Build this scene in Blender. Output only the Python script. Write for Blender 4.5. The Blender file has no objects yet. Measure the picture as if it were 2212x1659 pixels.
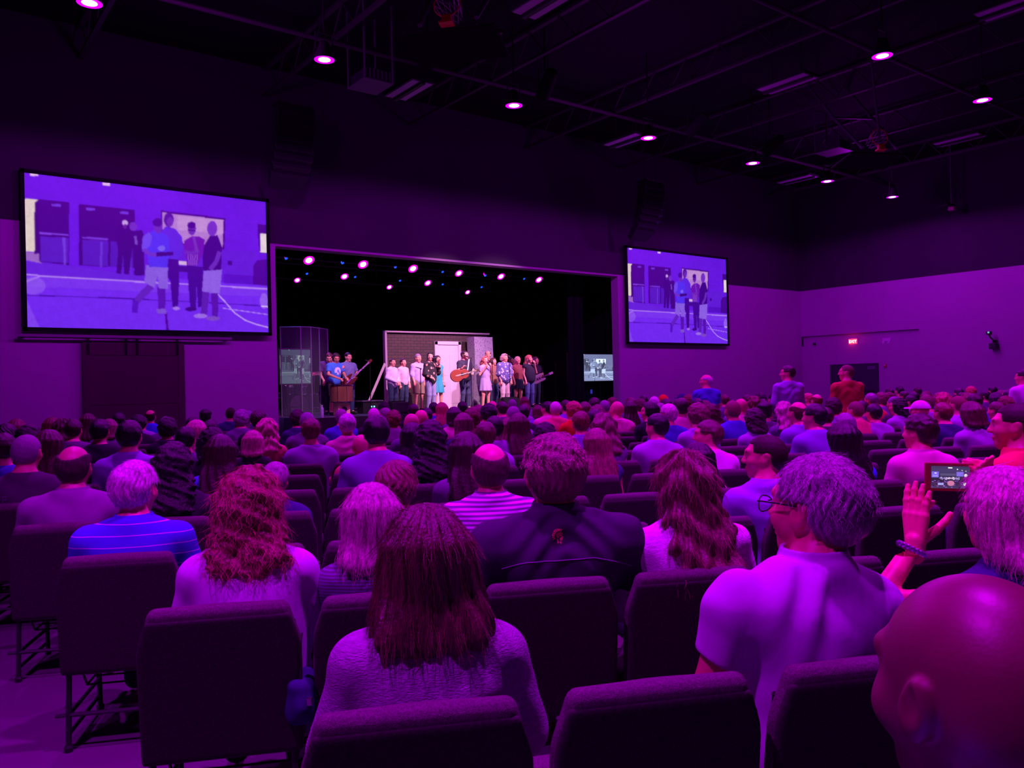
import bpy, math, random
import numpy as np
from concurrent.futures import ThreadPoolExecutor
from mathutils import Vector, Matrix
from mathutils.bvhtree import BVHTree

scene = bpy.context.scene
COL = scene.collection
random.seed(7)
PI = math.pi

# ------------------------------------------------------------------ camera, world, exposure
FPX = 1750.0
AL = math.radians(37.4)
CA, SA = math.cos(AL), math.sin(AL)
CAMZ = 1.6
ROLL = math.atan(0.0226)
Fv = Vector((SA, CA, 0.0)); Rv = Vector((CA, -SA, 0.0)); Uv = Vector((0, 0, 1))
Fp = (Fv + Uv * (2.5 / 1750)).normalized()
Up0 = (Uv - Fp * Uv.dot(Fp)).normalized()
Rr = (Rv * math.cos(ROLL) - Up0 * math.sin(ROLL)).normalized()
Ur = (Up0 * math.cos(ROLL) + Rv * math.sin(ROLL)).normalized()
cam_data = bpy.data.cameras.new('camera'); cam = bpy.data.objects.new('camera', cam_data); COL.objects.link(cam)
cam_data.sensor_width = 36; cam_data.lens = FPX / 2212 * 36; cam_data.clip_start = 0.05; cam_data.clip_end = 200
cam.matrix_world = Matrix(((Rr.x, Ur.x, -Fp.x, 0), (Rr.y, Ur.y, -Fp.y, 0), (Rr.z, Ur.z, -Fp.z, CAMZ), (0, 0, 0, 1)))
scene.camera = cam
scene.view_settings.view_transform = 'Standard'; scene.view_settings.look = 'None'
scene.view_settings.exposure = 0.0; scene.view_settings.gamma = 1.0; scene.view_settings.use_curve_mapping = False
world = bpy.data.worlds.new('world'); scene.world = world; world.use_nodes = True
world.node_tree.nodes['Background'].inputs[0].default_value = (0.35, 0.0, 0.8, 1)
world.node_tree.nodes['Background'].inputs[1].default_value = 0.02

# house wash lamps: (x along the front wall, y depth, z height)
LAMPZ = 8.0
LAMPS = [(2.66, 14.6), (6.76, 14.6), (11.4, 14.6), (15.84, 14.6), (20.3, 14.6), (24.25, 14.6), (28.4, 14.6),
         (2.6, 8.25), (7.0, 8.25), (11.27, 8.25), (15.78, 8.25), (20.3, 8.25), (24.6, 8.25),
         (-1.8, 1.9), (2.6, 1.9), (7.0, 1.9), (11.4, 1.9), (15.8, 1.9), (20.3, 1.9)]
WASH = (0.60, 0.0, 1.0)
def wash_light(x, y):
    # the row nearest the stage floods the walls; the others are down lights over the seats
    ld = bpy.data.lights.new('wash', 'SPOT'); ld.color = WASH; ld.shadow_soft_size = 0.10
    e, ang, bl = (520 if x < 28 else 360, 180, .15) if y > 14 else (1250, 112, 0.9) if y > 8 else (2500, 92, 0.9)
    ld.energy = e
    ld.spot_size = math.radians(ang); ld.spot_blend = bl
    o = bpy.data.objects.new('wash_light', ld); COL.objects.link(o); o.location = (x, y, LAMPZ - 0.12)
for _x, _y in LAMPS: wash_light(_x, _y)
for _x, _y in ((4.7, 14.6), (15.8, 14.6), (26.4, 14.6)):      # unseen fill points added to lift the dark upper walls
    ld = bpy.data.lights.new('wall_fill', 'POINT'); ld.energy = 170; ld.color = WASH; ld.shadow_soft_size = .3
    o = bpy.data.objects.new('wall_fill_light', ld); COL.objects.link(o); o.location = (_x, _y, LAMPZ - .2)

def spot(name, loc, target, energy, color, size, blend=0.5, soft=0.1):
    ld = bpy.data.lights.new(name, 'SPOT'); ld.energy = energy; ld.color = color
    ld.spot_size = math.radians(size); ld.spot_blend = blend; ld.shadow_soft_size = soft
    o = bpy.data.objects.new(name, ld); COL.objects.link(o); o.location = loc
    d = Vector(target) - Vector(loc); o.rotation_euler = d.to_track_quat('-Z', 'Y').to_euler()
    return o
spot('front_light', (12.6, 14.9, 8.7), (13.8, 22.3, 1.9), 6500, (1.0, 0.50, 0.74), 34, 0.7)
spot('front_light', (18.0, 14.9, 8.7), (14.5, 22.3, 1.9), 5200, (0.95, 0.44, 0.85), 34, 0.7)
spot('front_light', (9.3, 14.9, 8.7), (10.3, 21.4, 1.5), 3000, (0.95, 0.50, 0.85), 25, 0.9)
spot('front_light', (21.6, 14.9, 8.7), (17.0, 21.5, 1.9), 1900, (0.95, 0.45, 0.8), 28, 0.7)

# ------------------------------------------------------------------ pixel helpers (2212 x 1659 frame)
CAM = Vector((0, 0, CAMZ))
def ray(px, py): return Fp + Rr * ((px - 1106) / FPX) + Ur * ((829.5 - py) / FPX)
def at_depth(px, py, z): return CAM + ray(px, py) * z
def at_y(px, py, y): r = ray(px, py); return CAM + r * (y / r.y)
def at_x(px, py, x): r = ray(px, py); return CAM + r * (x / r.x)
def at_z(px, py, z): r = ray(px, py); return CAM + r * ((z - CAMZ) / r.z)
def project(p):
    d = Vector(p) - CAM; w = d.dot(Fp)
    return 1106 + FPX * d.dot(Rr) / w, 829.5 - FPX * d.dot(Ur) / w, w

# ------------------------------------------------------------------ object helpers
def tag(o, label=None, cat=None, group=None, kind=None):
    if label: o['label'] = label
    if cat: o['category'] = cat
    if group: o['group'] = group
    if kind: o['kind'] = kind
    return o
def empty(name, loc=(0, 0, 0), rz=0.0, label=None, cat=None, group=None):
    o = bpy.data.objects.new(name, None); COL.objects.link(o); o.location = loc; o.rotation_euler = (0, 0, rz)
    o.empty_display_size = 0.1
    return tag(o, label, cat, group)
class MB:
    def __init__(s): s.v = []; s.f = []
    def add(s, vs, fs, M=None):
        n = len(s.v)
        s.v += [tuple(M @ Vector(q)) if M else tuple(q) for q in vs]
        s.f += [tuple(i + n for i in q) for q in fs]; return s
    def box(s, c, d, M=None, bev=0.0):
        x, y, z = [q / 2 for q in d]; cx, cy, cz = c
        if bev <= 0:
            vs = [(cx + a * x, cy + b * y, cz + e * z) for a in (-1, 1) for b in (-1, 1) for e in (-1, 1)]
            return s.add(vs, [(0, 1, 3, 2), (4, 6, 7, 5), (0, 4, 5, 1), (2, 3, 7, 6), (0, 2, 6, 4), (1, 5, 7, 3)], M)
        import bmesh
        bm = bmesh.new(); bmesh.ops.create_cube(bm, size=1)
        for q in bm.verts: q.co = (q.co.x * d[0], q.co.y * d[1], q.co.z * d[2])
        bmesh.ops.bevel(bm, geom=bm.edges[:], offset=bev, segments=2, affect='EDGES', profile=0.6)
        bm.verts.ensure_lookup_table()
        vs = [(q.co.x + cx, q.co.y + cy, q.co.z + cz) for q in bm.verts]; fs = [[q.index for q in f.verts] for f in bm.faces]
        bm.free(); return s.add(vs, fs, M)
    def tube(s, pts, r, n=8, M=None, cap=True):
        pts = [Vector(p) for p in pts]; m = len(pts); rr = r if isinstance(r, (list, tuple)) else [r] * m
        vs = []; fs = []; up = Vector((0, 0, 1)); prev = None
        for i, p in enumerate(pts):
            d = (pts[min(i + 1, m - 1)] - pts[max(i - 1, 0)]).normalized()
            if prev is None: a = d.cross(up); a = d.cross(Vector((1, 0, 0))) if a.length < 1e-3 else a
            else: a = prev - d * prev.dot(d)
            a.normalize(); prev = a; b = d.cross(a)
            for k in range(n):
                t = 2 * PI * k / n; vs.append(tuple(p + (a * math.cos(t) + b * math.sin(t)) * rr[i]))
        for i in range(m - 1):
            for k in range(n):
                k2 = (k + 1) % n; fs.append((i * n + k, i * n + k2, (i + 1) * n + k2, (i + 1) * n + k))
        if cap: fs.append(tuple(range(n - 1, -1, -1))); fs.append(tuple((m - 1) * n + k for k in range(n)))
        return s.add(vs, fs, M)
    def lathe(s, prof, n=24, M=None):
        vs = []; fs = []
        for r, z in prof:
            for k in range(n):
                t = 2 * PI * k / n; vs.append((r * math.cos(t), r * math.sin(t), z))
        for i in range(len(prof) - 1):
            for k in range(n):
                k2 = (k + 1) % n; fs.append((i * n + k, i * n + k2, (i + 1) * n + k2, (i + 1) * n + k))
        fs.append(tuple(range(n - 1, -1, -1))); fs.append(tuple((len(prof) - 1) * n + k for k in range(n)))
        return s.add(vs, fs, M)
    def prism(s, poly, y0, y1, M=None):
        n = len(poly); vs = [(x, y0, z) for x, z in poly] + [(x, y1, z) for x, z in poly]
        fs = [tuple(range(n)), tuple(range(2 * n - 1, n - 1, -1))] + [(i, i + n, (i + 1) % n + n, (i + 1) % n) for i in range(n)]
        return s.add(vs, fs, M)
    def build(s, name, mat, parent=None, smooth=False, color=None):
        me = bpy.data.meshes.new(name); me.from_pydata(s.v, [], s.f); me.validate(); me.update()
        if smooth:
            me.polygons.foreach_set('use_smooth', [True] * len(me.polygons))
            try: me.set_sharp_from_angle(angle=math.radians(40))
            except Exception: pass
        return link(name, me, mat, parent, color)
def link(name, me, mat, parent=None, color=None):
    o = bpy.data.objects.new(name, me); COL.objects.link(o)
    if mat and not me.materials: me.materials.append(mat)
    if parent: o.parent = parent
    if color: o.color = (color[0], color[1], color[2], 1)
    return o
def T(x=0, y=0, z=0, rx=0, ry=0, rz=0, s=1):
    return Matrix.Translation((x, y, z)) @ Matrix.Rotation(rz, 4, 'Z') @ Matrix.Rotation(ry, 4, 'Y') @ Matrix.Rotation(rx, 4, 'X') @ Matrix.Scale(s, 4)

# ------------------------------------------------------------------ materials
def mat(name, color=(0.5, 0.5, 0.5), rough=0.6, metal=0.0, spec=0.5, emit=None, estr=1.0, objcol=False,
        noise=None, bump=None, alpha=None, stripe=None, attr=None, sheen=0.0, stretch=(1, 1, 1)):
    m = bpy.data.materials.new(name); m.use_nodes = True; nt = m.node_tree; N = nt.nodes; L = nt.links
    b = N['Principled BSDF']; b.inputs['Roughness'].default_value = rough; b.inputs['Metallic'].default_value = metal
    b.inputs['Specular IOR Level'].default_value = spec
    b.inputs['Base Color'].default_value = (*color, 1)
    if sheen: b.inputs['Sheen Weight'].default_value = sheen
    tc = N.new('ShaderNodeTexCoord')
    mp = N.new('ShaderNodeMapping'); L.new(tc.outputs['Object'], mp.inputs['Vector']); mp.inputs['Scale'].default_value = stretch
    src = None
    if objcol:
        oi = N.new('ShaderNodeObjectInfo'); src = oi.outputs['Color']
    else:
        rgb = N.new('ShaderNodeRGB'); rgb.outputs[0].default_value = (*color, 1); src = rgb.outputs[0]
    if attr:
        at = N.new('ShaderNodeAttribute'); at.attribute_name = attr
        mx = N.new('ShaderNodeMix'); mx.data_type = 'RGBA'; mx.blend_type = 'MULTIPLY'; mx.inputs[0].default_value = 1
        L.new(src, mx.inputs[6]); L.new(at.outputs['Color'], mx.inputs[7]); src = mx.outputs[2]
    if stripe:   # (period, width, colour, axis index)
        sp = N.new('ShaderNodeSeparateXYZ'); L.new(tc.outputs['Object'], sp.inputs[0])
        mo = N.new('ShaderNodeMath'); mo.operation = 'PINGPONG'; mo.inputs[1].default_value = stripe[0] / 2
        L.new(sp.outputs[stripe[3]], mo.inputs[0])
        gt = N.new('ShaderNodeMath'); gt.operation = 'LESS_THAN'; gt.inputs[1].default_value = stripe[1] / 2; L.new(mo.outputs[0], gt.inputs[0])
        mx = N.new('ShaderNodeMix'); mx.data_type = 'RGBA'; L.new(gt.outputs[0], mx.inputs[0]); L.new(src, mx.inputs[6])
        mx.inputs[7].default_value = (*stripe[2], 1); src = mx.outputs[2]
    if noise:    # (scale, low, high)
        nz = N.new('ShaderNodeTexNoise'); nz.inputs['Scale'].default_value = noise[0]; nz.inputs['Detail'].default_value = 4
        L.new(mp.outputs[0], nz.inputs['Vector'])
        mr = N.new('ShaderNodeMapRange'); mr.inputs[1].default_value = 0.3; mr.inputs[2].default_value = 0.7
        mr.inputs[3].default_value = noise[1]; mr.inputs[4].default_value = noise[2]; L.new(nz.outputs[0], mr.inputs[0])
        vm = N.new('ShaderNodeVectorMath'); vm.operation = 'SCALE'; L.new(src, vm.inputs[0]); L.new(mr.outputs[0], vm.inputs['Scale']); src = vm.outputs[0]
    L.new(src, b.inputs['Base Color'])
    if bump:     # (scale, strength, distance)
        nz = N.new('ShaderNodeTexNoise'); nz.inputs['Scale'].default_value = bump[0]; nz.inputs['Detail'].default_value = 3
        L.new(mp.outputs[0], nz.inputs['Vector'])
        bp = N.new('ShaderNodeBump'); bp.inputs['Strength'].default_value = bump[1]; bp.inputs['Distance'].default_value = bump[2]
        L.new(nz.outputs[0], bp.inputs['Height']); L.new(bp.outputs[0], b.inputs['Normal'])
    if emit:
        b.inputs['Emission Color'].default_value = (*emit, 1); b.inputs['Emission Strength'].default_value = estr
    if alpha is not None: b.inputs['Alpha'].default_value = alpha
    return m
M = {}
M['skin'] = mat('skin', objcol=True, attr='tint', rough=0.42, spec=0.5, noise=(30, 0.93, 1.05), bump=(220, 0.15, 0.002))
M['hair'] = mat('hair', objcol=True, rough=0.38, spec=0.55, noise=(14, 0.45, 1.5), bump=(40, 0.55, 0.006), stretch=(6, 6, 0.7))
M['curl'] = mat('curl', objcol=True, rough=0.45, spec=0.5, noise=(45, 0.35, 1.6), bump=(70, 0.9, 0.01), stretch=(1.6, 1.6, 0.9))
M['buzz'] = mat('buzz', objcol=True, rough=0.6, spec=0.3, noise=(160, 0.7, 1.25), bump=(260, 0.5, 0.003))
M['cloth'] = mat('cloth', objcol=True, rough=0.85, spec=0.2, noise=(9, 0.92, 1.06), bump=(26, 0.22, 0.012), stretch=(1, 1, 0.5))
M['knit'] = mat('knit', objcol=True, rough=0.9, spec=0.2, noise=(40, 0.8, 1.15), bump=(120, 0.8, 0.006), stretch=(1, 1, 2.2))
M['stripe_wide'] = mat('stripe_wide', objcol=True, rough=0.85, spec=0.2, stripe=(0.052, 0.0045, (0.55, 0.5, 0.8), 2), bump=(26, 0.2, 0.01))
M['stripe_band'] = mat('stripe_band', objcol=True, rough=0.85, spec=0.2, stripe=(0.022, 0.011, (0.2, 0.1, 0.3), 2), bump=(26, 0.2, 0.01))
M['stripe_fine'] = mat('stripe_fine', objcol=True, rough=0.85, spec=0.2, stripe=(0.012, 0.005, (0.16, 0.12, 0.3), 2), bump=(26, 0.2, 0.01))
M['stripe_pale'] = mat('stripe_pale', objcol=True, rough=0.85, spec=0.2, stripe=(0.035, 0.010, (0.7, 0.75, 0.6), 2), bump=(26, 0.2, 0.01))
def floral(name, a, bcol, sc):
    m = bpy.data.materials.new(name); m.use_nodes = True; nt = m.node_tree; N = nt.nodes; L = nt.links
    b = N['Principled BSDF']; b.inputs['Roughness'].default_value = 0.8
    tc = N.new('ShaderNodeTexCoord'); vo = N.new('ShaderNodeTexVoronoi'); vo.inputs['Scale'].default_value = sc
    L.new(tc.outputs['Object'], vo.inputs['Vector']); cr = N.new('ShaderNodeValToRGB'); L.new(vo.outputs['Distance'], cr.inputs[0])
    cr.color_ramp.interpolation = 'CONSTANT'; e = cr.color_ramp.elements; e[0].color = (*bcol, 1); e[0].position = 0
    e[1].color = (*a, 1); e[1].position = 0.33; L.new(cr.outputs[0], b.inputs['Base Color']); return m
M['floral_dark'] = floral('floral_dark', (0.02, 0.015, 0.02), (0.75, 0.35, 0.25), 9)
M['floral_blue'] = floral('floral_blue', (0.12, 0.10, 0.32), (0.75, 0.65, 0.8), 12)
M['floral_light'] = floral('floral_light', (0.45, 0.25, 0.6), (0.25, 0.1, 0.35), 30)
M['metal_dark'] = mat('metal_dark', (0.02, 0.018, 0.022), 0.35, 0.6)
M['chrome'] = mat('chrome', (0.6, 0.6, 0.65), 0.2, 1.0)
M['black'] = mat('black', (0.012, 0.010, 0.014), 0.5)
M['black_matte'] = mat('black_matte', (0.008, 0.007, 0.010), 0.9, spec=0.1)
M['rubber'] = mat('rubber', (0.01, 0.01, 0.01), 0.8)
M['white_plastic'] = mat('white_plastic', (0.7, 0.7, 0.72), 0.4)

# ------------------------------------------------------------------ distance-field modelling
def V3(a): return np.array(a, dtype=np.float32)
def dot3(a, b): return a[0] * b[0] + a[1] * b[1] + a[2] * b[2]
def ell(p, c, r):
    x = (p[0] - c[0]); y = (p[1] - c[1]); z = (p[2] - c[2])
    k0 = np.sqrt((x / r[0]) ** 2 + (y / r[1]) ** 2 + (z / r[2]) ** 2)
    k1 = np.sqrt((x / r[0] ** 2) ** 2 + (y / r[1] ** 2) ** 2 + (z / r[2] ** 2) ** 2) + 1e-6
    return k0 * (k0 - 1) / k1
def rc(p, a, b, ra, rb):
    ab = [b[i] - a[i] for i in range(3)]; l2 = sum(q * q for q in ab) + 1e-9
    x = p[0] - a[0]; y = p[1] - a[1]; z = p[2] - a[2]
    h = np.clip((x * ab[0] + y * ab[1] + z * ab[2]) / l2, 0, 1)
    return np.sqrt((x - h * ab[0]) ** 2 + (y - h * ab[1]) ** 2 + (z - h * ab[2]) ** 2) - (ra + (rb - ra) * h)
def sm(a, b, k=0.02):
    h = np.maximum(k - np.abs(a - b), 0) / k
    return np.minimum(a, b) - h * h * k * 0.25
def smx(a, b, k=0.02): return -sm(-a, -b, k)
def rbox(p, c, hx, hy, hz, r):
    x = np.abs(p[0] - c[0]) - hx + r; y = np.abs(p[1] - c[1]) - hy + r; z = np.abs(p[2] - c[2]) - hz + r
    return np.sqrt(np.maximum(x, 0) ** 2 + np.maximum(y, 0) ** 2 + np.maximum(z, 0) ** 2) + np.minimum(np.maximum(x, np.maximum(y, z)), 0) - r
def wob(p, f, s=0.0):
    return (np.sin(p[0] * f + 1.3 * np.sin(p[2] * f * 0.7 + s)) * np.sin(p[1] * f * 1.1 + s * 1.7 + np.sin(p[0] * f * 0.5)) +
            np.sin(p[2] * f * 0.9 + 1.1 * np.sin(p[1] * f * 0.8 + s * 2.1) + p[0] * f * 0.4)) * 0.5
POOL = ThreadPoolExecutor(4)
def surf(f, lo, hi, h):
    """sparse surface-nets meshing of the distance field f over a box; returns verts, quads"""
    lo = np.array(lo, np.float32); hi = np.array(hi, np.float32); B = 8
    nb = np.ceil((hi - lo) / (h * B)).astype(int)
    g = np.stack(np.meshgrid(*[np.arange(n) for n in nb], indexing='ij'), -1).reshape(-1, 3)
    cen = lo + (g + 0.5) * (B * h)
    d = f((cen[:, 0], cen[:, 1], cen[:, 2]))
    g = g[np.abs(d) < h * B * 0.87 * 1.35 + 0.012]
    if len(g) == 0: return np.zeros((0, 3)), np.zeros((0, 4), int)
    cg = np.stack(np.meshgrid(*[np.arange(B + 1)] * 3, indexing='ij'), -1).reshape(-1, 3)
    def run(gs):
        c = (gs[:, None, :] * B + cg[None]).reshape(-1, 3); q = lo + c * np.float32(h)
        return f((q[:, 0].astype(np.float32), q[:, 1].astype(np.float32), q[:, 2].astype(np.float32))).reshape(len(gs), B + 1, B + 1, B + 1)
    ch = [g[i:i + 60] for i in range(0, len(g), 60)]
    v = np.concatenate(list(POOL.map(run, ch)))
    cor = [(0, 0, 0), (1, 0, 0), (0, 1, 0), (1, 1, 0), (0, 0, 1), (1, 0, 1), (0, 1, 1), (1, 1, 1)]
    cv = np.stack([v[:, a:a + B, b:b + B, c:c + B] for a, b, c in cor], -1)
    neg = (cv < 0).sum(-1); act = (neg > 0) & (neg < 8)
    bi, ci, cj, ck = np.nonzero(act); cvv = cv[bi, ci, cj, ck]
    cell = g[bi] * B + np.stack([ci, cj, ck], -1)
    edges = [(0, 1), (2, 3), (4, 5), (6, 7), (0, 2), (1, 3), (4, 6), (5, 7), (0, 4), (1, 5), (2, 6), (3, 7)]
    corf = np.array(cor, np.float32); acc = np.zeros((len(cell), 3), np.float32); cnt = np.zeros(len(cell), np.float32)
    for a, b in edges:
        va = cvv[:, a]; vb = cvv[:, b]; m = (va < 0) != (vb < 0); t = np.where(m, va / np.where(m, va - vb, 1), 0)
        acc += np.where(m[:, None], corf[a] + (corf[b] - corf[a]) * t[:, None], 0); cnt += m
    pos = lo + (cell + acc / cnt[:, None]) * h
    S = nb * B + 2; idf = lambda c: (c[:, 0] * S[1] + c[:, 1]) * S[2] + c[:, 2]
    ids = idf(cell); o = np.argsort(ids); sid = ids[o]
    quads = []
    for ax, e in ((0, 1), (1, 2), (2, 4)):
        m = (cvv[:, 0] < 0) != (cvv[:, e] < 0); c = cell[m]; flip = cvv[m, 0] < 0
        u = np.zeros(3, int); w = np.zeros(3, int); u[(ax + 1) % 3] = 1; w[(ax + 2) % 3] = 1
        qs = []; ok = np.ones(len(c), bool)
        for cc in (c, c - u, c - u - w, c - w):
            k = idf(cc); j = np.clip(np.searchsorted(sid, k), 0, len(sid) - 1); ok &= sid[j] == k; qs.append(o[j])
        q = np.stack(qs, -1)[ok]; fl = flip[ok]; q[~fl] = q[~fl][:, ::-1]; quads.append(q)
    return pos, np.concatenate(quads)
def np_mesh(name, v, q, tint=None):
    me = bpy.data.meshes.new(name); n = len(v); m = len(q)
    me.vertices.add(n); me.vertices.foreach_set('co', np.asarray(v, np.float32).ravel())
    me.loops.add(m * 4); me.loops.foreach_set('vertex_index', np.asarray(q, np.int32).ravel())
    me.polygons.add(m); me.polygons.foreach_set('loop_start', np.arange(0, m * 4, 4, dtype=np.int32))
    try: me.polygons.foreach_set('loop_total', np.full(m, 4, np.int32))
    except Exception: pass
    me.polygons.foreach_set('use_smooth', np.ones(m, bool))
    me.update(calc_edges=True); me.validate()
    if tint is not None and len(me.vertices) == n:
        a = me.color_attributes.new('tint', 'FLOAT_COLOR', 'POINT')
        c = np.ones((n, 4), np.float32); c[:, :3] = tint; a.data.foreach_set('color', c.ravel())
    return me
def merge(parts):
    vs = []; qs = []; n = 0
    for v, q in parts: vs.append(v); qs.append(q + n); n += len(v)
    return np.concatenate(vs), np.concatenate(qs)
# ------------------------------------------------------------------ the room (x along the front wall, y towards the stage, z up)
WY = 21.0; RX = 32.5; OX0, OX1 = 8.18, 21.0; PAINT = 5.52; CEIL = 10.2; BX0, BX1, BY0 = -9.0, RX, -9.0
M['wall'] = mat('wall_paint', (0.36, 0.30, 0.40), 0.75, noise=(0.8, 0.96, 1.04), bump=(90, 0.1, 0.004))
M['wall_dark'] = mat('wall_dark_paint', (0.040, 0.030, 0.048), 0.9, spec=0.1, noise=(0.6, 0.9, 1.08))
M['ceil'] = mat('ceiling_deck', (0.010, 0.008, 0.012), 0.9, spec=0.1)
M['floor'] = mat('floor_concrete', (0.115, 0.09, 0.12), 0.33, noise=(1.5, 0.85, 1.12), bump=(60, 0.05, 0.004))
M['curtain'] = mat('curtain', (0.010, 0.007, 0.013), 0.95, spec=0.05)
M['stage_floor'] = mat('stage_floor', (0.05, 0.05, 0.09), 0.35, noise=(3, 0.8, 1.2))
M['barn'] = mat('barn_door', (0.050, 0.012, 0.030), 0.7, noise=(3, 0.85, 1.1), stretch=(1, 1, 0.1))
M['steel_pale'] = mat('steel_rail', (0.30, 0.27, 0.33), 0.4, 0.5)  # one even pale grey steel
def struct(name, mb, m): return tag(mb.build(name, m), kind='structure')
def blk(x0, x1, y0, y1, z0, z1): return MB().box(((x0 + x1) / 2, (y0 + y1) / 2, (z0 + z1) / 2), (x1 - x0, y1 - y0, z1 - z0))
struct('floor', blk(BX0 - .3, BX1 + .3, BY0 - .3, 34, -0.2, 0), M['floor'])
struct('ceiling', blk(BX0 - .3, BX1 + .3, BY0 - .3, 34, CEIL, CEIL + .2), M['ceil'])
def front(name, x0, x1, z0, z1, m): return struct(name, blk(x0, x1, WY, WY + .35, z0, z1), m)
front('wall_front', BX0, OX0, 0, PAINT, M['wall'])
front('wall_front.001', OX1, BX1, 0, PAINT, M['wall'])
front('wall_front.002', BX0, BX1, PAINT, CEIL, M['wall_dark'])
# the side wall holds a shallow recess above the doors
ry0, ry1, rz0, rz1 = 15.75, 20.85, 3.03, 3.48
def side(name, y0, y1, z0, z1, m, x0=RX, x1=RX + .35): return struct(name, blk(x0, x1, y0, y1, z0, z1), m)
side('wall_right', BY0, WY, 0, rz0, M['wall'])
side('wall_right.001', BY0, WY, rz1, PAINT, M['wall'])
side('wall_right.002', BY0, ry0, rz0, rz1, M['wall'])
side('wall_right.003', ry0, WY, rz0, rz1, M['wall'], RX + .14)
side('wall_right.004', BY0, WY, PAINT, CEIL, M['wall_dark'])
side('wall_left', BY0, WY, 0, CEIL, M['wall_dark'], BX0 - .3, BX0)
struct('wall_back', blk(BX0, BX1, BY0 - .3, BY0, 0, CEIL), M['wall_dark'])
# stage house behind the opening
struct('wall_stage_left', blk(OX0 - 2.6, OX0 - 2.3, WY + .35, 33.6, 0, CEIL), M['curtain'])
struct('wall_stage_right', blk(OX1 + 1.8, OX1 + 2.1, WY + .35, 33.6, 0, CEIL), M['curtain'])
struct('wall_stage_back', blk(OX0 - 2.6, OX1 + 2.1, 33.3, 33.6, 0, CEIL), M['curtain'])
M['soffit'] = mat('soffit_paint', (0.30, 0.20, 0.30), 0.7)
struct('trim_1', blk(OX0, OX1, WY - .02, WY + .37, PAINT - .06, PAINT - .002), M['soffit'])
SZ = 0.85; SY = 19.75
# stage deck with a dark front edge
struct('floor_stage', blk(OX0 - 2.2, OX1 + 1.7, WY + .36, 33.2, .0, SZ), M['stage_floor'])
struct('floor_stage.001', blk(OX0 + .3, OX1 - .25, SY, WY + .36, .0, SZ), M['stage_floor'])
struct('trim_2', blk(OX0 + .3, OX1 - .25, SY - .03, SY - .001, .02, SZ + .01), mat('stage_edge', (0.02, 0.014, 0.018), .6))

# hanging black curtains behind the band (wavy cloth)
def wavy(name, x0, x1, y, z0, z1, label, amp=.09, per=.42, m=None):
    n = int((x1 - x0) / per * 8); mb = MB(); vs = []; fs = []
    for i in range(n + 1):
        x = x0 + (x1 - x0) * i / n; yy = y + amp * math.sin(2 * PI * (x - x0) / per) + amp * .3 * math.sin(2 * PI * (x - x0) / per * .37)
        vs += [(x, yy, z0), (x, yy, z1), (x, yy + .02, z0), (x, yy + .02, z1)]
    for i in range(n):
        a = i * 4; fs += [(a, a + 4, a + 5, a + 1), (a + 2, a + 3, a + 7, a + 6), (a + 1, a + 5, a + 7, a + 3), (a, a + 2, a + 6, a + 4)]
    mb.add(vs, fs); o = mb.build(name, m or M['curtain'], smooth=True); return tag(o, label, 'curtain')
wavy('stage_curtain', OX0 - 2.0, OX1 + 1.5, 31.8, SZ, 8.4, 'wide black drape closing off the back of the stage behind the brick flat')
wavy('stage_curtain', OX1 - 1.05, OX1 - .3, 22.6, SZ, 7.5, 'narrow black side drape hanging right of the stage screen', .05, .3)

# ------------------------------------------------------------------ sliding barn door under the left screen
x0, x1 = 3.49, 5.77; yf = WY - .03
d = empty('sliding_door', (4.63, WY - .06, 0), 0, 'wide dark maroon sliding barn door hanging under the left screen', 'door')
mb = MB().box((0, 0, 1.43), (x1 - x0, .07, 2.78), bev=.008)
mb.build('door_panel', M['barn'], d)
mb = MB()
for zz in (.25, 1.43, 2.6): mb.box((0, -.04, zz), (x1 - x0, .01, .16))
for xx in (-1.06, 1.06): mb.box((xx, -.041, 1.43), (.14, .01, 2.78))
mb.build('door_brace', M['barn'], d)
for xx in (3.62, 4.43, 4.68, 5.60):
    h = MB().box((xx - 4.63, -.055, 2.72), (.05, .02, .36)).build('hanger', M['metal_dark'], d)
    w = MB().lathe([(.03, -.02), (.07, -.02), (.07, .02), (.03, .02)], 16, T(xx - 4.63, -.075, 2.97, PI / 2)).build('hanger_wheel', M['metal_dark'], h)
r = tag(MB().box((4.55, WY - .155, 2.955), (4.75, .02, .06)).box((2.3, WY - .05, 2.955), (.12, .1, .1)).box((6.8, WY - .05, 2.955), (.1, .1, .1)).build('door_rail', M['steel_pale']),
        'long horizontal steel rail the barn door slides on, under the left screen', 'rail')

# ------------------------------------------------------------------ doors, exit sign and devices on the right wall
M['door_navy'] = mat('door_paint', (0.030, 0.016, 0.05), 0.5)
def rwall(px, py): return at_x(px, py, RX)
pL = rwall(1798, 820).y; pR = rwall(1896, 820).y
dh = 2.12
dd = empty('door_1', (RX - .03, (pL + pR) / 2, 0)); dd['kind'] = 'structure'
w = abs(pL - pR)
for s in (-1, 1):
    leaf = MB().box((0, s * w / 4, dh / 2), (.05, w / 2 - .02, dh), bev=.004).build('door_leaf', M['door_navy'], dd)
    MB().tube([(-.06, s * .12, 1.02), (-.06, s * (w / 2 - .12), 1.02)], .018, 8).box((-.035, s * .14, 1.02), (.05, .03, .06)).box((-.035, s * (w / 2 - .14), 1.02), (.05, .03, .06)).build('push_bar', M['metal_dark'], leaf)
MB().box((0, w / 2 + .03, dh / 2), (.08, .06, dh)).box((0, -w / 2 - .03, dh / 2), (.08, .06, dh)).box((0, 0, dh + .03), (.08, w + .12, .06)).build('door_frame', M['door_navy'], dd)
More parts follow.
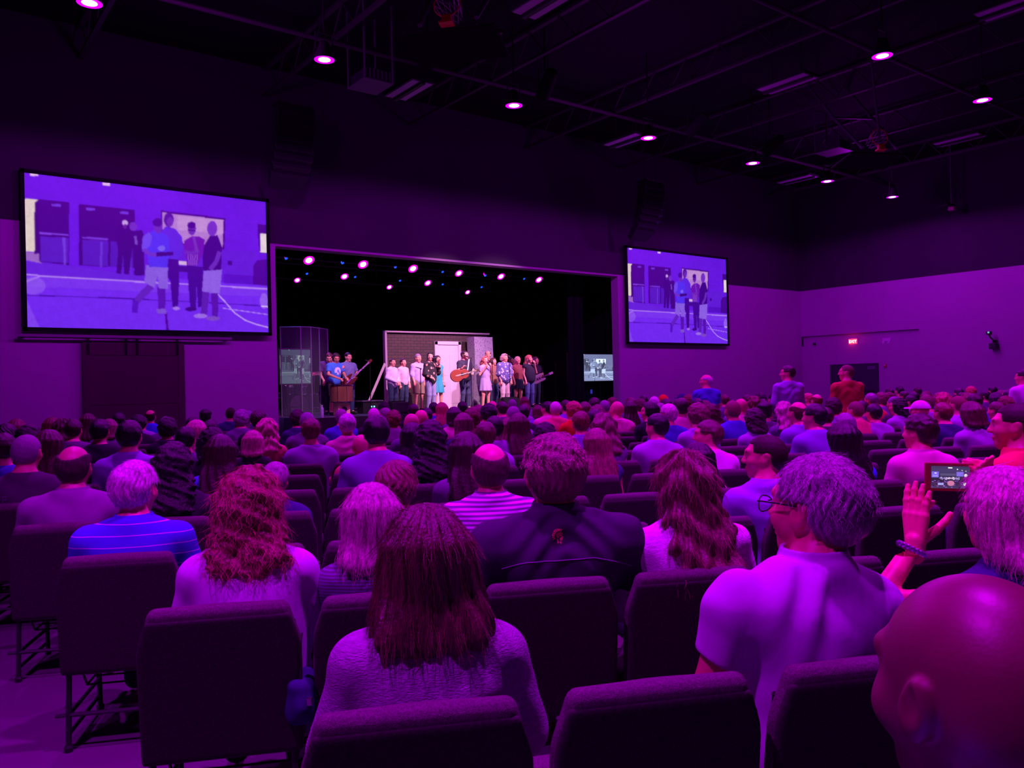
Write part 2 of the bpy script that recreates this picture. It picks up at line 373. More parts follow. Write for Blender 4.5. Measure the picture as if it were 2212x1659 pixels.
# small door number plate and fire alarm
def wallbox(name, px, py, dims, m, label, cat, dx=0.0):
    p = rwall(px, py); o = empty(name, (RX - dims[0] / 2 - dx, p.y, p.z), 0, label, cat); MB().box((0, 0, 0), dims, bev=min(dims) * .15).build('body', m, o); return o
pl = wallbox('door_sign', 1884, 794, (.015, .34, .13), mat('plate', (.10, .09, .16), .5), 'small pale number plate at the top right corner of the dark double door', 'sign', .06)
al = wallbox('fire_alarm', 1913, 790, (.06, .12, .14), mat('alarm_red', (.35, .03, .05), .5), 'small red fire alarm strobe right of the dark double door', 'alarm')
MB().box((-.035, 0, .02), (.02, .06, .05)).build('strobe_lens', M['white_plastic'], al)
# exit sign
p = at_x(1843, 738, RX + .1)
ex = empty('exit_sign', (RX + .105, p.y, p.z), 0, 'small glowing red EXIT sign over the dark double door', 'exit sign')
MB().box((0, 0, 0), (.07, .40, .26), bev=.01).build('housing', M['white_plastic'], ex)
MB().box((-.037, 0, 0), (.006, .37, .23)).build('face', mat('exit_face', (.8, .02, .02), .5, emit=(1.0, .012, .03), estr=7.0), ex)
def text_obj(name, body, size, Mx, m, parent, extr=.002):
    cu = bpy.data.curves.new(name, 'FONT'); cu.body = body; cu.size = size; cu.extrude = extr; cu.align_x = 'CENTER'; cu.align_y = 'CENTER'
    o = bpy.data.objects.new(name, cu); COL.objects.link(o)
    dg = bpy.context.evaluated_depsgraph_get(); me = bpy.data.meshes.new_from_object(o.evaluated_get(dg)); bpy.data.objects.remove(o)
    me.materials.clear(); o = link(name, me, m, parent); o.matrix_local = Mx; return o
RFACE = Matrix(((0, 0, -1, 0), (-1, 0, 0, 0), (0, 1, 0, 0), (0, 0, 0, 1)))   # text facing -x
text_obj('letters', 'EXIT', .17, Matrix.Translation((-.043, 0, 0)) @ RFACE, mat('exit_letters', (.9, .6, .6), .5, emit=(1, .45, .5), estr=6.0), ex)
ld = bpy.data.lights.new('exit_glow', 'POINT'); ld.energy = 3; ld.color = (1, .02, .05); ld.shadow_soft_size = .12
lo = bpy.data.objects.new('exit_glow', ld); COL.objects.link(lo); lo.location = (RX - .1, p.y, p.z)
# emergency light unit
p = at_x(1916, 736, RX + .1)
em = empty('emergency_light', (RX + .095, p.y, p.z), 0, 'pale emergency light box with two lamp heads right of the EXIT sign', 'emergency light')
MB().box((0, 0, .04), (.09, .34, .14), bev=.015).build('body', mat('em_body', (.6, .55, .65), .5), em)
for s in (-1, 1):
    MB().lathe([(.02, -.04), (.05, -.03), (.055, .03), (.05, .035)], 16, T(-.07, s * .11, -.07, 0, -PI / 2 - .3)).build('lamp_head', mat('em_lens', (.75, .72, .8), .3), em)
# small far left device
wb = wallbox('wall_sensor', 1760, 743, (.06, .12, .10), M['black'], 'tiny dark sensor box left of the EXIT sign on the right wall', 'sensor')
# bracketed speaker / camera on the right wall
p = rwall(2150, 742)
sp = empty('wall_camera', (RX - .02, p.y, p.z), 0, 'black camera on a curved bracket high on the right wall', 'camera')
MB().box((0, 0, .0), (.04, .18, .26), bev=.01).build('wall_plate', M['black'], sp)
MB().tube([(-.02, 0, .05), (-.18, 0, .14), (-.34, .02, .22), (-.40, .03, .32)], .03, 8).build('bracket', M['black'], sp)
c_ = MB().box((-.42, .03, .38), (.22, .14, .13), bev=.02).build('camera_head', M['black'], sp)
MB().lathe([(.03, 0), (.035, .05), (.02, .05)], 16, T(-.50, .0, .40, 0, -PI / 2)).build('lens', mat('lens_glow', (.2, .5, .4), .1, emit=(.3, .9, .7), estr=.5), c_)
MB().box((-.14, 0, -.10), (.26, .24, .22), bev=.03).build('lower_body', M['black'], sp)

# ------------------------------------------------------------------ screens: the live picture of a gym
W_, H_ = 352, 220
def paint():
    img = np.zeros((H_, W_, 3), np.float32)
    uu, vv = np.meshgrid((np.arange(W_) + .5) / W_, (np.arange(H_) + .5) / H_)
    X = 162 + uu * 1409 + vv * 16
    Y = 105 + .1186 * (X - 162) * (1 - vv) + vv * (895 + .0248 * (X - 178))
    rs = np.random.RandomState(3)
    def low(n, amp):
        a = rs.rand(H_ // n + 2, W_ // n + 2); yy = np.linspace(0, a.shape[0] - 1.01, H_); xx = np.linspace(0, a.shape[1] - 1.01, W_)
        i = yy.astype(int); j = xx.astype(int); fy = (yy - i)[:, None]; fx = (xx - j)[None]
        return (a[i][:, j] * (1 - fy) * (1 - fx) + a[i + 1][:, j] * fy * (1 - fx) + a[i][:, j + 1] * (1 - fy) * fx + a[i + 1][:, j + 1] * fy * fx - .5) * amp
    def poly(pts, c, a=1.0):
        pts = [(float(x), float(y)) for x, y in pts]; ins = np.zeros(X.shape, bool); n = len(pts)
        for i in range(n):
            x1, y1 = pts[i]; x2, y2 = pts[(i + 1) % n]
            if y1 == y2: continue
            cnd = ((Y >= min(y1, y2)) & (Y < max(y1, y2))) & (X < (x2 - x1) * (Y - y1) / (y2 - y1) + x1); ins ^= cnd
        img[ins] = img[ins] * (1 - a) + np.array(c) * a
    def elp(cx, cy, rx, ry, c, a=1.0):
        ins = ((X - cx) / rx) ** 2 + ((Y - cy) / ry) ** 2 < 1; img[ins] = img[ins] * (1 - a) + np.array(c) * a
    def line(pts, w, c, a=1.0):
        for (x1, y1), (x2, y2) in zip(pts[:-1], pts[1:]):
            l = math.hypot(x2 - x1, y2 - y1); nx, ny = -(y2 - y1) / l * w / 2, (x2 - x1) / l * w / 2
            poly([(x1 + nx, y1 + ny), (x2 + nx, y2 + ny), (x2 - nx, y2 - ny), (x1 - nx, y1 - ny)], c, a)
    # linear picture colours, with the violet cast of the house light mixed in
    img[:] = (.18, .045, .82)
    img *= (1 + low(40, .15))[..., None]
    poly([(100, 560), (240, 625), (830, 705), (1700, 770), (1700, 1200), (100, 1200)], (.24, .085, .98))
    poly([(100, 690), (250, 695), (810, 735), (1700, 785), (1700, 830), (100, 760)], (.30, .14, .96), .6)
    poly([(100, 600), (250, 625), (800, 700), (800, 735), (250, 700), (100, 705)], (.14, .05, .62), .6)
    poly([(1010, 545), (1500, 560), (1500, 700), (1010, 680)], (.16, .055, .70), .7)
    poly([(1290, 690), (1700, 720), (1700, 770), (1290, 745)], (.10, .02, .5), .7)
    poly([(162, 258), (232, 262), (216, 562), (165, 562)], (.95, .9, .55))
    poly([(162, 560), (240, 575), (250, 630), (162, 610)], (.5, .35, .45), .8)
    poly([(216, 280), (238, 262), (238, 575), (216, 575)], (.03, .008, .10))
    poly([(235, 260), (392, 275), (392, 640), (238, 620)], (.045, .008, .16))
    poly([(245, 475), (388, 480), (388, 628), (245, 618)], (.12, .05, .55))
    poly([(443, 283), (748, 317), (750, 655), (443, 640)], (.045, .008, .15))
    poly([(462, 490), (600, 498), (600, 645), (462, 638)], (.11, .045, .52)); poly([(612, 498), (735, 506), (738, 655), (612, 648)], (.10, .04, .48))
    for x, y in ((325, 292), (505, 313), (690, 332)): poly([(x - 25, y - 7), (x + 25, y - 5), (x + 25, y + 9), (x - 25, y + 6)], (.22, .12, .8))
    line([(240, 455), (390, 465)], 10, (.3, .15, .85)); line([(460, 478), (600, 488)], 9, (.25, .12, .75))
    for x in (150, 365): line([(x, 480), (x + 5, 640)], 14, (.3, .2, .95), .6)
    line([(565, 505), (560, 650)], 12, (.26, .16, .9), .6); line([(725, 512), (728, 700)], 10, (.2, .1, .8), .6)
    poly([(900, 318), (1300, 365), (1292, 548), (905, 510)], (.05, .01, .16))
    poly([(910, 330), (1288, 375), (1282, 535), (912, 500)], (.62, .42, .66))
    poly([(1000, 350), (1288, 375), (1282, 460), (1000, 430)], (.75, .55, .70), .7)
    poly([(1006, 612), (1055, 618), (1055, 640), (1006, 634)], (.85, .7, .8)); poly([(1000, 640), (1100, 650), (1100, 685), (1000, 675)], (.05, .015, .2))
    poly([(1315, 612), (1342, 614), (1342, 640), (1315, 638)], (.04, .01, .18))
    poly([(1515, 403), (1600, 412), (1600, 575), (1528, 572), (1518, 500)], (.05, .01, .18)); poly([(1533, 455), (1600, 460), (1600, 573), (1531, 568)], (.98, .92, .75))
    poly([(1485, 640), (1510, 612), (1600, 606), (1600, 765), (1480, 750)], (.06, .006, .17), .85)
    poly([(195, 110), (236, 113), (234, 127), (195, 124)], (1, .8, .85)); poly([(570, 156), (612, 160), (610, 177), (570, 173)], (1, .8, .85))
    # floor markings
    line([(100, 690), (250, 702), (820, 738), (1100, 752), (1600, 782)], 8, (.62, .45, 1)); line([(250, 700), (170, 738)], 7, (.62, .45, 1))
    line([(100, 812), (600, 828), (1100, 852), (1600, 882)], 5, (.05, .015, .3)); poly([(100, 760), (170, 820), (240, 1000), (100, 1000)], (.45, .3, 1), .35)
    line([(1248, 806), (1310, 868), (1360, 920), (1430, 962), (1500, 985), (1600, 1008)], 7, (.75, .6, 1)); line([(1280, 890), (1600, 932)], 5, (.6, .45, 1))
    elp(1555, 850, 28, 45, (.6, .45, 1), .5); line([(1535, 880), (1590, 884)], 9, (.9, .8, 1)); line([(928, 915), (940, 1030)], 14, (.10, .01, .25))
    elp(210, 760, 60, 50, (.5, .35, 1), .4)
    # people far behind
    dk = (.035, .008, .14)
    poly([(640, 410), (690, 400), (735, 415), (738, 520), (715, 690), (690, 690), (682, 560), (672, 688), (645, 685), (655, 560)], dk)
    elp(694, 392, 17, 17, (.75, .6, .85)); elp(694, 412, 11, 13, (.16, .06, .3))
    poly([(735, 440), (790, 432), (808, 480), (800, 560), (806, 695), (775, 700), (745, 695), (750, 560), (730, 520)], dk); elp(740, 412, 22, 26, (.22, .09, .55)); poly([(745, 470), (760, 465), (765, 520), (750, 515)], (.35, .25, .7), .7)
    # tall man behind in a blue shirt
    poly([(905, 440), (930, 410), (985, 425), (1025, 470), (1036, 530), (1020, 590), (990, 612), (935, 605)], (.14, .07, .80))
    poly([(935, 600), (1006, 605), (1008, 760), (1000, 895), (970, 895), (955, 730), (935, 700)], (.05, .01, .22)); elp(948, 372, 29, 42, (.10, .03, .32)); elp(955, 385, 20, 28, (.2, .08, .45)); elp(990, 890, 22, 10, (.5, .35, .9))
    # man in a blue tee with a tablet, stepping
    poly([(835, 740), (862, 770), (790, 840), (765, 870), (740, 870), (752, 825), (790, 780)], (.16, .06, .5)); poly([(735, 835), (768, 850), (765, 915), (732, 915)], (.12, .03, .55))
    poly([(878, 760), (928, 765), (925, 900), (885, 900)], (.12, .03, .42)); poly([(870, 895), (925, 890), (935, 922), (880, 920)], (.3, .2, .7))
    poly([(812, 635), (942, 650), (940, 775), (888, 772), (880, 700), (862, 772), (805, 738)], (.34, .26, .80))
    poly([(800, 478), (855, 435), (905, 440), (948, 480), (950, 560), (938, 652), (832, 648), (820, 560), (790, 560)], (.10, .10, 1.0))
    poly([(795, 470), (830, 445), (850, 470), (838, 520), (800, 560), (788, 540)], (.22, .17, .95))
    line([(800, 545), (830, 572), (880, 580)], 22, (.22, .10, .6)); poly([(875, 562), (972, 560), (972, 580), (875, 588)], (.03, .008, .12))
    elp(885, 410, 27, 42, (.2, .08, .5)); elp(882, 388, 30, 25, (.06, .015, .25)); elp(905, 540, 22, 16, (.35, .35, 1), .7)
    # man with glasses, hand on chin
    poly([(1042, 495), (1085, 470), (1130, 470), (1168, 490), (1160, 560), (1120, 642), (1056, 640), (1050, 570), (1036, 530)], (.20, .03, .42))
    for k in range(5): line([(1065 + k * 14, 575), (1068 + k * 12, 640)], 4, (.5, .35, .85), .8)
    line([(1045, 560), (1080, 570), (1130, 555)], 20, (.22, .08, .5)); line([(1120, 560), (1098, 470)], 18, (.25, .1, .5))
    poly([(1056, 638), (1158, 650), (1150, 880), (1126, 885), (1115, 760), (1112, 890), (1076, 890)], (.05, .012, .24)); elp(1088, 425, 25, 38, (.2, .08, .45)); elp(1086, 405, 26, 20, (.05, .01, .2)); poly([(1064, 428), (1112, 432), (1112, 440), (1064, 436)], dk)
    elp(1080, 895, 36, 12, dk)
    # bald man in black tee and pale shorts
    poly([(1165, 520), (1200, 468), (1250, 465), (1276, 530), (1272, 668), (1160, 682), (1152, 600)], (.035, .006, .16))
    line([(1262, 560), (1240, 620), (1200, 665)], 28, (.20, .08, .5)); poly([(1160, 672), (1278, 665), (1262, 803), (1200, 800), (1150, 790)], (.38, .28, .85))
    poly([(1152, 795), (1196, 798), (1180, 935), (1140, 935)], (.14, .05, .42)); poly([(1205, 803), (1252, 803), (1250, 950), (1215, 950)], (.12, .03, .38))
    elp(1140, 935, 42, 14, (.45, .32, .85)); elp(1218, 950, 44, 13, (.3, .18, .6)); elp(1215, 425, 32, 44, (.24, .10, .58))
    img = img * .86 + np.array((.16, .035, .70)) * .14  # violet wash-out of the room light blended over the picture
    img *= (1 + rs.randn(H_, W_, 1) * .05) * (1 + low(6, .10)[..., None])
    # light blur
    for _ in range(2): k = np.pad(img, ((1, 1), (1, 1), (0, 0)), 'edge'); img = (k[1:-1, 1:-1] * 4 + k[:-2, 1:-1] + k[2:, 1:-1] + k[1:-1, :-2] + k[1:-1, 2:]) / 8
    g_ = np.clip(img[..., 1:2], 0, 1) ** .72; tv = np.clip(g_ * np.array((1.55, 1.85, 2.15)) + img * np.array((.12, .3, .12)), 0, 1)
    img[..., 1] = np.clip(img[..., 1], 0, 1) ** 1.45; img[..., 0] = np.clip(img[..., 0], 0, 1) ** 1.22
    return np.clip(img, 0, 1), tv
PIC, PIC_TV = paint()
def grid_mesh(name, img, w, h):
    H, W = img.shape[:2]; xs = (np.linspace(0, 1, W) - .5) * w; zs = (.5 - np.linspace(0, 1, H)) * h
    gx, gz = np.meshgrid(xs, zs); v = np.stack([gx.ravel(), np.zeros(gx.size), gz.ravel()], -1)
    i = np.arange(H - 1)[:, None] * W + np.arange(W - 1)[None]; i = i.ravel(); q = np.stack([i, i + W, i + W + 1, i + 1], -1)
    me = np_mesh(name, v, q); a = me.color_attributes.new('pic', 'FLOAT_COLOR', 'POINT')
    c = np.ones((v.shape[0], 4), np.float32); c[:, :3] = img.reshape(-1, 3); a.data.foreach_set('color', c.ravel()); return me
def pic_mat(name, tint, strength, base=(.02, .02, .02), rough=.5, desat=0.0):
    m = bpy.data.materials.new(name); m.use_nodes = True; nt = m.node_tree; N = nt.nodes; L = nt.links; b = N['Principled BSDF']
    b.inputs['Base Color'].default_value = (*base, 1); b.inputs['Roughness'].default_value = rough
    a = N.new('ShaderNodeAttribute'); a.attribute_name = 'pic'
    hs = N.new('ShaderNodeHueSaturation'); hs.inputs['Saturation'].default_value = 1 - desat; L.new(a.outputs['Color'], hs.inputs['Color'])
    mx = N.new('ShaderNodeMix'); mx.data_type = 'RGBA'; mx.blend_type = 'MULTIPLY'; mx.inputs[0].default_value = 1
    L.new(hs.outputs[0], mx.inputs[6]); mx.inputs[7].default_value = (*tint, 1); L.new(mx.outputs[2], b.inputs['Emission Color'])
    b.inputs['Emission Strength'].default_value = strength; return m
M['proj'] = pic_mat('projected_picture', (1, 1, 1), .85, (.04, .03, .05))
def screen(x0, x1, z0, z1, label):
    o = empty('projection_screen', ((x0 + x1) / 2, WY - .14, (z0 + z1) / 2), 0, label, 'screen'); w = x1 - x0; h = z1 - z0; f = .085
    link('screen_picture', grid_mesh('screen_picture', PIC, w - 2 * f, h - 2 * f), M['proj'], o).location = (0, -.015, 0)
    mb = MB()
    for s in (-1, 1): mb.box((s * (w / 2 - f / 2), 0, 0), (f, .10, h)); mb.box((0, 0, s * (h / 2 - f / 2)), (w, .10, f))
    mb.build('screen_frame', M['black_matte'], o); MB().box((0, .03, 0), (w - f, .02, h - f)).build('screen_backing', M['black_matte'], o)
    for sx in (-1, 1):
        MB().box((sx * w * .3, .09, 0), (.1, .10, .3)).build('wall_bracket', M['black'], o)
    return o
screen(2.32, 7.98, 3.05, 6.66, 'large wide projection screen on the left of the stage opening showing men in a gym')
screen(21.25, 27.12, 3.00, 6.60, 'large projection screen on the right of the stage opening showing men in a gym')
# ------------------------------------------------------------------ house lamps and things under the ceiling
ORD4 = ['first', 'second', 'third', 'fourth']
M['lens_house'] = mat('lens_house', (.2, .05, .2), .3, emit=(1.0, .50, 1.0), estr=9.0)
M['lens_halo'] = mat('lens_halo', (.2, .02, .25), .4, emit=(.55, .0, 1.0), estr=1.6)  # violet bloom around the lenses, put in as a glowing ring
M['lens_pink'] = mat('lens_pink', (.2, .05, .2), .3, emit=(1.0, .42, .95), estr=8.0)
M['lens_pink_halo'] = mat('lens_pink_halo', (.2, .02, .2), .4, emit=(.85, .0, .8), estr=1.2)  # same painted bloom for the pink stage lamps
M['lens_blue'] = mat('lens_blue', (.02, .05, .2), .3, emit=(.01, .07, 1.0), estr=1.6)
ROWN = {14.6: 'front row nearest the stage', 8.25: 'middle row', 1.9: 'rear row overhead'}
colname = ['first', 'second', 'third', 'fourth', 'fifth', 'sixth', 'seventh']
cnt = {}
def par_can(name, loc, r, depth, lens, rim, label, group, tilt=(0, 0), stem=None, cat='stage light', rimw=1.5):
    o = empty(name, loc, 0, label, cat, group); t = T(0, 0, 0, tilt[0], 0, tilt[1])
    MB().lathe([(r * .55, depth), (r * .8, depth * .9), (r * 1.12, depth * .45), (r * 1.55, 0.0), (r * 1.55, -.008), (r * 1.5, -.009), (r * 1.5, .004)], 20, t).build('lamp_body', M['black'], o)
    l = MB().lathe([(r * .02, -.022), (r * .7, -.02), (r, -.006), (r, .002)], 20, t).build('lens', lens, o)
    MB().lathe([(r * 1.0, -.010), (r * rimw, -.012), (r * rimw, .0), (r, .002)], 20, t).build('lens_halo', rim, l)  # glowing ring that imitates the halo around the lens
    mb = MB(); mb.tube([(-r * 1.35, 0, depth * .5), (-r * 1.35, 0, depth + .16), (r * 1.35, 0, depth + .16), (r * 1.35, 0, depth * .5)], .014, 6, T(rz=tilt[1])); mb.build('yoke', M['black'], o)
    if stem: MB().tube([(0, 0, depth + .15), (0, 0, stem)], .018, 6).build('stem', M['black'], o)
    return o
for x, y in LAMPS:
    px_, py_, w_ = project((x, y, LAMPZ))
    if w_ < .5 or px_ < -60 or px_ > 2280 or py_ < -60: continue
    k = cnt[y] = cnt.get(y, 0) + 1
    par_can('house_lamp', (x, y, LAMPZ), .13, .34, M['lens_house'], M['lens_halo'],
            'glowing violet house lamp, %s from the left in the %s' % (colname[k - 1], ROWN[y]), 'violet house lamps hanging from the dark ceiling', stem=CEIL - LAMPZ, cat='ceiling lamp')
# dark roof joists running towards the stage
for i, x in enumerate(np.arange(-5.2, 32, 4.4)):
    mb = MB().box((x, 6, CEIL - .05), (.12, 30, .08)).box((x, 6, CEIL - .75), (.10, 30, .07)); y = -9.0
    while y < 20.4:
        mb.tube([(x, y, CEIL - .08), (x, y + .55, CEIL - .74)], .018, 5, cap=False).tube([(x, y + .55, CEIL - .74), (x, y + 1.1, CEIL - .08)], .018, 5, cap=False); y += 1.1
    tag(mb.build('roof_joist', mat('joist', (.03, .02, .03), .7) if i == 0 else bpy.data.materials['joist']), kind='structure')
for y in (4.0, 9.9, 16.6):
    tag(MB().tube([(-8.8, y, CEIL - .9), (32.3, y, CEIL - .9)], .05, 8).build('ceiling_pipe', bpy.data.materials['joist']), kind='structure')
# unlit high-bay fixtures: twin pale reflectors with a dark middle
M['baylite'] = mat('reflector', (.42, .38, .46), .4)
BAYS = [(1178, 8, 'high bay light fixture nearest overhead, at the top edge of the picture'), (883, 197, 'high bay light fixture beside the ceiling projector'), (1700, 183, 'high bay light fixture in the middle of the ceiling'),
        (1352, 306, 'high bay light fixture left of the fourth violet lamp'), (2072, 304, 'high bay light fixture far right above the hanging camera'), (1722, 390, 'high bay light fixture left of the sixth violet lamp'),
        (2195, 14, 'high bay light fixture in the top right corner'), (1020, 92, 'high bay light fixture short of the third violet lamp')]
for px, py, lab in BAYS:
    p = at_z(px, py, 8.75); o = empty('high_bay_light', p, 0, 'unlit twin panel ' + lab, 'light fixture', 'unlit high bay fixtures')
    L_ = 1.35
    MB().box((0, 0, .06), (.62, L_, .06)).box((0, 0, .0), (.10, L_, .08)).build('housing', M['black'], o)
    for s in (-1, 1): MB().box((s * .18, 0, .02), (.19, L_ - .06, .02)).build('reflector_panel', M['baylite'], o)
    for yy in (-.4, .4): MB().tube([(0, yy, .08), (0, yy, CEIL - 8.75)], .01, 5).build('hanging_wire', M['black'], o)
# folded-up basketball goals
M['orange'] = mat('hoop_orange', (.75, .10, .02), .45)
M['net'] = mat('hoop_net', (.7, .6, .7), .8)
def hoop(px, py, z, label, flip):
    p = at_z(px, py, z); o = empty('basketball_goal', p, 0, label, 'basketball goal', None)
    R_ = .23; t = T(0, 0, 0, PI / 2 - .15, 0, flip)
    ring = [(R_ * math.cos(a), R_ * math.sin(a), 0) for a in np.linspace(0, 2 * PI, 33)]
    MB().tube(ring, .012, 8, t, cap=False).build('rim', M['orange'], o)
    MB().box((0, -.29, 0), (.16, .14, .10), t).box((0, -.36, 0), (.24, .03, .16), t).build('rim_bracket', M['orange'], o)
    mb = MB()
    for k in range(12):
        a = 2 * PI * k / 12
        for s in (-1, 1):
            pts = []
            for j in range(8):
                h = j / 7; rr = R_ * (1 - .42 * h); aa = a + s * h * .55; pts.append((rr * math.cos(aa), rr * math.sin(aa), -.42 * h))
            mb.tube(pts, .006, 4, t, cap=False)
    mb.build('net', M['net'], o)
    bb = MB().box((0, -.40, -.62), (1.6, .03, 1.0), t); bb.build('backboard', M['black_matte'], o)
    mb = MB(); mb.tube([(-.5, 0, -.3), (-.6, 1.2, .9), (-.6, 2.4, CEIL - z - .05)], .04, 6, T(rz=flip)).tube([(.5, 0, -.3), (.6, 1.2, .9), (.6, 2.4, CEIL - z - .05)], .04, 6, T(rz=flip)).tube([(-.6, 1.2, .9), (.6, 1.2, .9)], .03, 6, T(rz=flip))
    mb.tube([(0, 0, 0), (0, .3, CEIL - z)], .035, 6, T(rz=flip)); mb.build('folding_frame', mat('mast', (.10, .07, .12), .5) if 'mast' not in bpy.data.materials else bpy.data.materials['mast'], o); return o
hoop(966, 8, 8.0, 'folded up basketball goal with orange rim at the top edge of the picture', -.9)
hoop(1900, 296, 8.0, 'folded up basketball goal with orange rim under the ceiling on the right', -.5)
# ceiling projectors in cages
def projector(px, py, z, label):
    p = at_z(px, py, z); o = empty('ceiling_projector', p, 0, label, 'projector')
    MB().box((0, 0, 0), (.62, .75, .24), bev=.02).build('body', mat('proj_body', (.035, .03, .045), .45) if 'proj_body' not in bpy.data.materials else bpy.data.materials['proj_body'], o)
    MB().lathe([(.06, 0), (.07, .10), (.05, .10)], 16, T(.1, .37, 0, -PI / 2)).build('lens', M['metal_dark'], o)
    mb = MB()
    for i in range(7): mb.box((-.3 + i * .1, -.38, 0), (.02, .02, .2))
    for i in range(6): mb.box((0, -.34 + i * .13, -.13), (.6, .02, .012))
    mb.build('vent_grille', bpy.data.materials['mast'], o)
    MB().tube([(-.35, -.4, -.14), (-.35, -.4, CEIL - z)], .02, 6).tube([(.35, -.4, -.14), (.35, -.4, CEIL - z)], .02, 6).tube([(-.35, .4, -.14), (-.35, .4, CEIL - z)], .02, 6).tube([(.35, .4, -.14), (.35, .4, CEIL - z)], .02, 6).box((0, 0, -.15), (.74, .84, .02)).build('mounting_cage', bpy.data.materials['mast'], o)
projector(800, 172, 8.6, 'dark caged projector hanging right of the second violet lamp'); projector(1800, 318, 8.7, 'dark caged projector hanging below the far basketball goal')
# hanging camera on a drop pole
p = at_y(2055, 447, 14.0); o = empty('hanging_camera', p, 0, 'small reddish camera head on a drop pole at far right under the ceiling', 'camera')
MB().tube([(0, 0, .1), (0, 0, CEIL - p.z)], .02, 6).build('drop_pole', bpy.data.materials['mast'], o)
MB().box((-.1, 0, .10), (.75, .05, .03)).box((-.1, .1, .02), (.7, .3, .03)).build('shelf', M['black'], o)
MB().box((.05, 0, -.06), (.2, .22, .14), bev=.03).build('camera_head', mat('camera_red', (.45, .18, .25), .4), o)
MB().box((.0, -.05, .0), (.05, .05, .04)).build('lens', M['white_plastic'], o)
# smoke detector / spark on the ceiling
p = at_z(1184, 168, 9.5); cs = tag(empty('ceiling_sensor', (p.x, p.y, 9.5)), 'tiny bright sensor dot high up right of the third violet lamp', 'sensor')
MB().lathe([(.09, 0), (.08, -.04), (.02, -.05)], 16).tube([(0, 0, 0), (0, 0, CEIL - 9.5)], .012, 6).build('sensor_body', M['black'], cs); MB().lathe([(.001, -.052), (.03, -.052), (.03, -.03)], 12).build('sensor_lamp', mat('sensor_glint', (.8, .85, .8), .1, emit=(.6, .8, .7), estr=1.5), cs)

# line array loudspeakers
def line_array(x, y, ztop, label):
    o = empty('line_array', (x, y, ztop), 0, label, 'loudspeaker', 'hanging line array speakers'); ang = 0.02; py_, pz = 0.0, 0.0
    for i in range(8):
        ang += .035 + i * .014; h = .235
        cy = py_ - math.sin(ang) * h / 2 * -1; cz = pz - math.cos(ang) * h / 2
        t = T(0, cy, cz, -ang)
        b = MB(); b.add([(-.50, -.24, -h * .47), (.50, -.24, -h * .47), (.50, -.24, h * .47), (-.50, -.24, h * .47), (-.40, .24, -h * .40), (.40, .24, -h * .40), (.40, .24, h * .40), (-.40, .24, h * .40)],
                        [(0, 1, 2, 3), (5, 4, 7, 6), (4, 0, 3, 7), (1, 5, 6, 2), (3, 2, 6, 7), (4, 5, 1, 0)], t)
        c = b.build('speaker_cabinet', M['black'], o)
        MB().box((0, -.245, 0), (.92, .012, h * .82), t).build('grille', M['black_matte'], c)
        if i % 3 == 1: MB().box((.505, -.1, 0), (.01, .06, .03), t).build('rigging_pin', M['chrome'], c)
        py_ += math.sin(ang) * h; pz -= math.cos(ang) * h
    MB().box((0, 0, .06), (.9, .5, .06)).tube([(-.3, 0, .08), (-.3, 0, CEIL - ztop)], .012, 6).tube([(.3, 0, .08), (.3, 0, CEIL - ztop)], .012, 6).build('rigging_frame', M['black'], o)
    return o
p = at_y(633, 236, 19.3); line_array(p.x, 19.3, p.z, 'tall black line array speaker column hanging above the left edge of the stage opening')
p = at_y(1405, 398, 19.3); line_array(p.x, 19.3, p.z, 'curved black line array speaker column hanging left above the right screen')

# dark theatre spotlights aimed at the stage from the ceiling
for n_, fo in enumerate(sorted([o for o in bpy.data.objects if o.name.startswith('front_light')], key=lambda o: o.location.x)):
    bpy.context.view_layer.update(); R3 = fo.matrix_world.to_3x3().to_4x4()
    o = empty('theatre_spotlight', fo.location, 0, 'black theatre spotlight under the ceiling aimed at the stage, %s of four from the left' % ORD4[n_], 'spotlight', 'theatre spotlights aimed at the stage')
    MB().lathe([(.10, .50), (.15, .46), (.17, .1), (.17, -.22), (.165, -.22), (.16, .10), (.10, .14)], 20, R3).build('lamp_body', M['black_matte'], o)
    MB().tube([(-.2, 0, 0), (-.2, 0, .45), (.2, 0, .45), (.2, 0, 0)], .015, 6).tube([(0, 0, .45), (0, 0, CEIL - fo.location.z)], .02, 6).build('yoke', M['black_matte'], o)
# ------------------------------------------------------------------ stage lighting
for y, z in ((24.0, 6.35), (26.5, 6.1), (30.0, 5.9), (25.3, 6.5), (28.2, 6.2)):
    mb = MB().tube([(OX0 - 2.2, y, z), (OX1 + 1.7, y, z)], .03, 8)
    for xx in (8, 12, 16, 20): mb.tube([(xx, y, z), (xx, y, CEIL)], .012, 5)
    tag(mb.build('trim_pipe', bpy.data.materials['mast']), kind='structure')
def stage_lamp(px, py, y, zp, r, lens, rim, label, group):
    p = at_y(px, py, y); return par_can('stage_light', p, r, .2, lens, rim, label, group, tilt=(-.75, 0), stem=max(zp - p.z, .38))
nm = {667: 'leftmost large', 784: 'second large', 892: 'third large', 991: 'fourth large', 1082: 'fifth large', 1164: 'rightmost large'}
for px, py in ((667, 562), (784, 571), (892, 580), (991, 590), (1082, 597), (1164, 604)):
    r = .115 if px < 900 else .10
    stage_lamp(px, py, 24.0, 6.35, r, M['lens_pink'], M['lens_pink_halo'], '%s pink stage lamp in the front row above the band' % nm[px], 'pink stage lamps, front row')
for (px, py), l in zip(((744, 597), (924, 611)), ('left', 'right')):
    stage_lamp(px, py, 26.5, 6.1, .095, M['lens_pink'], M['lens_pink_halo'], '%s one of two pink stage lamps in the middle row above the band' % l, 'pink stage lamps, middle row')
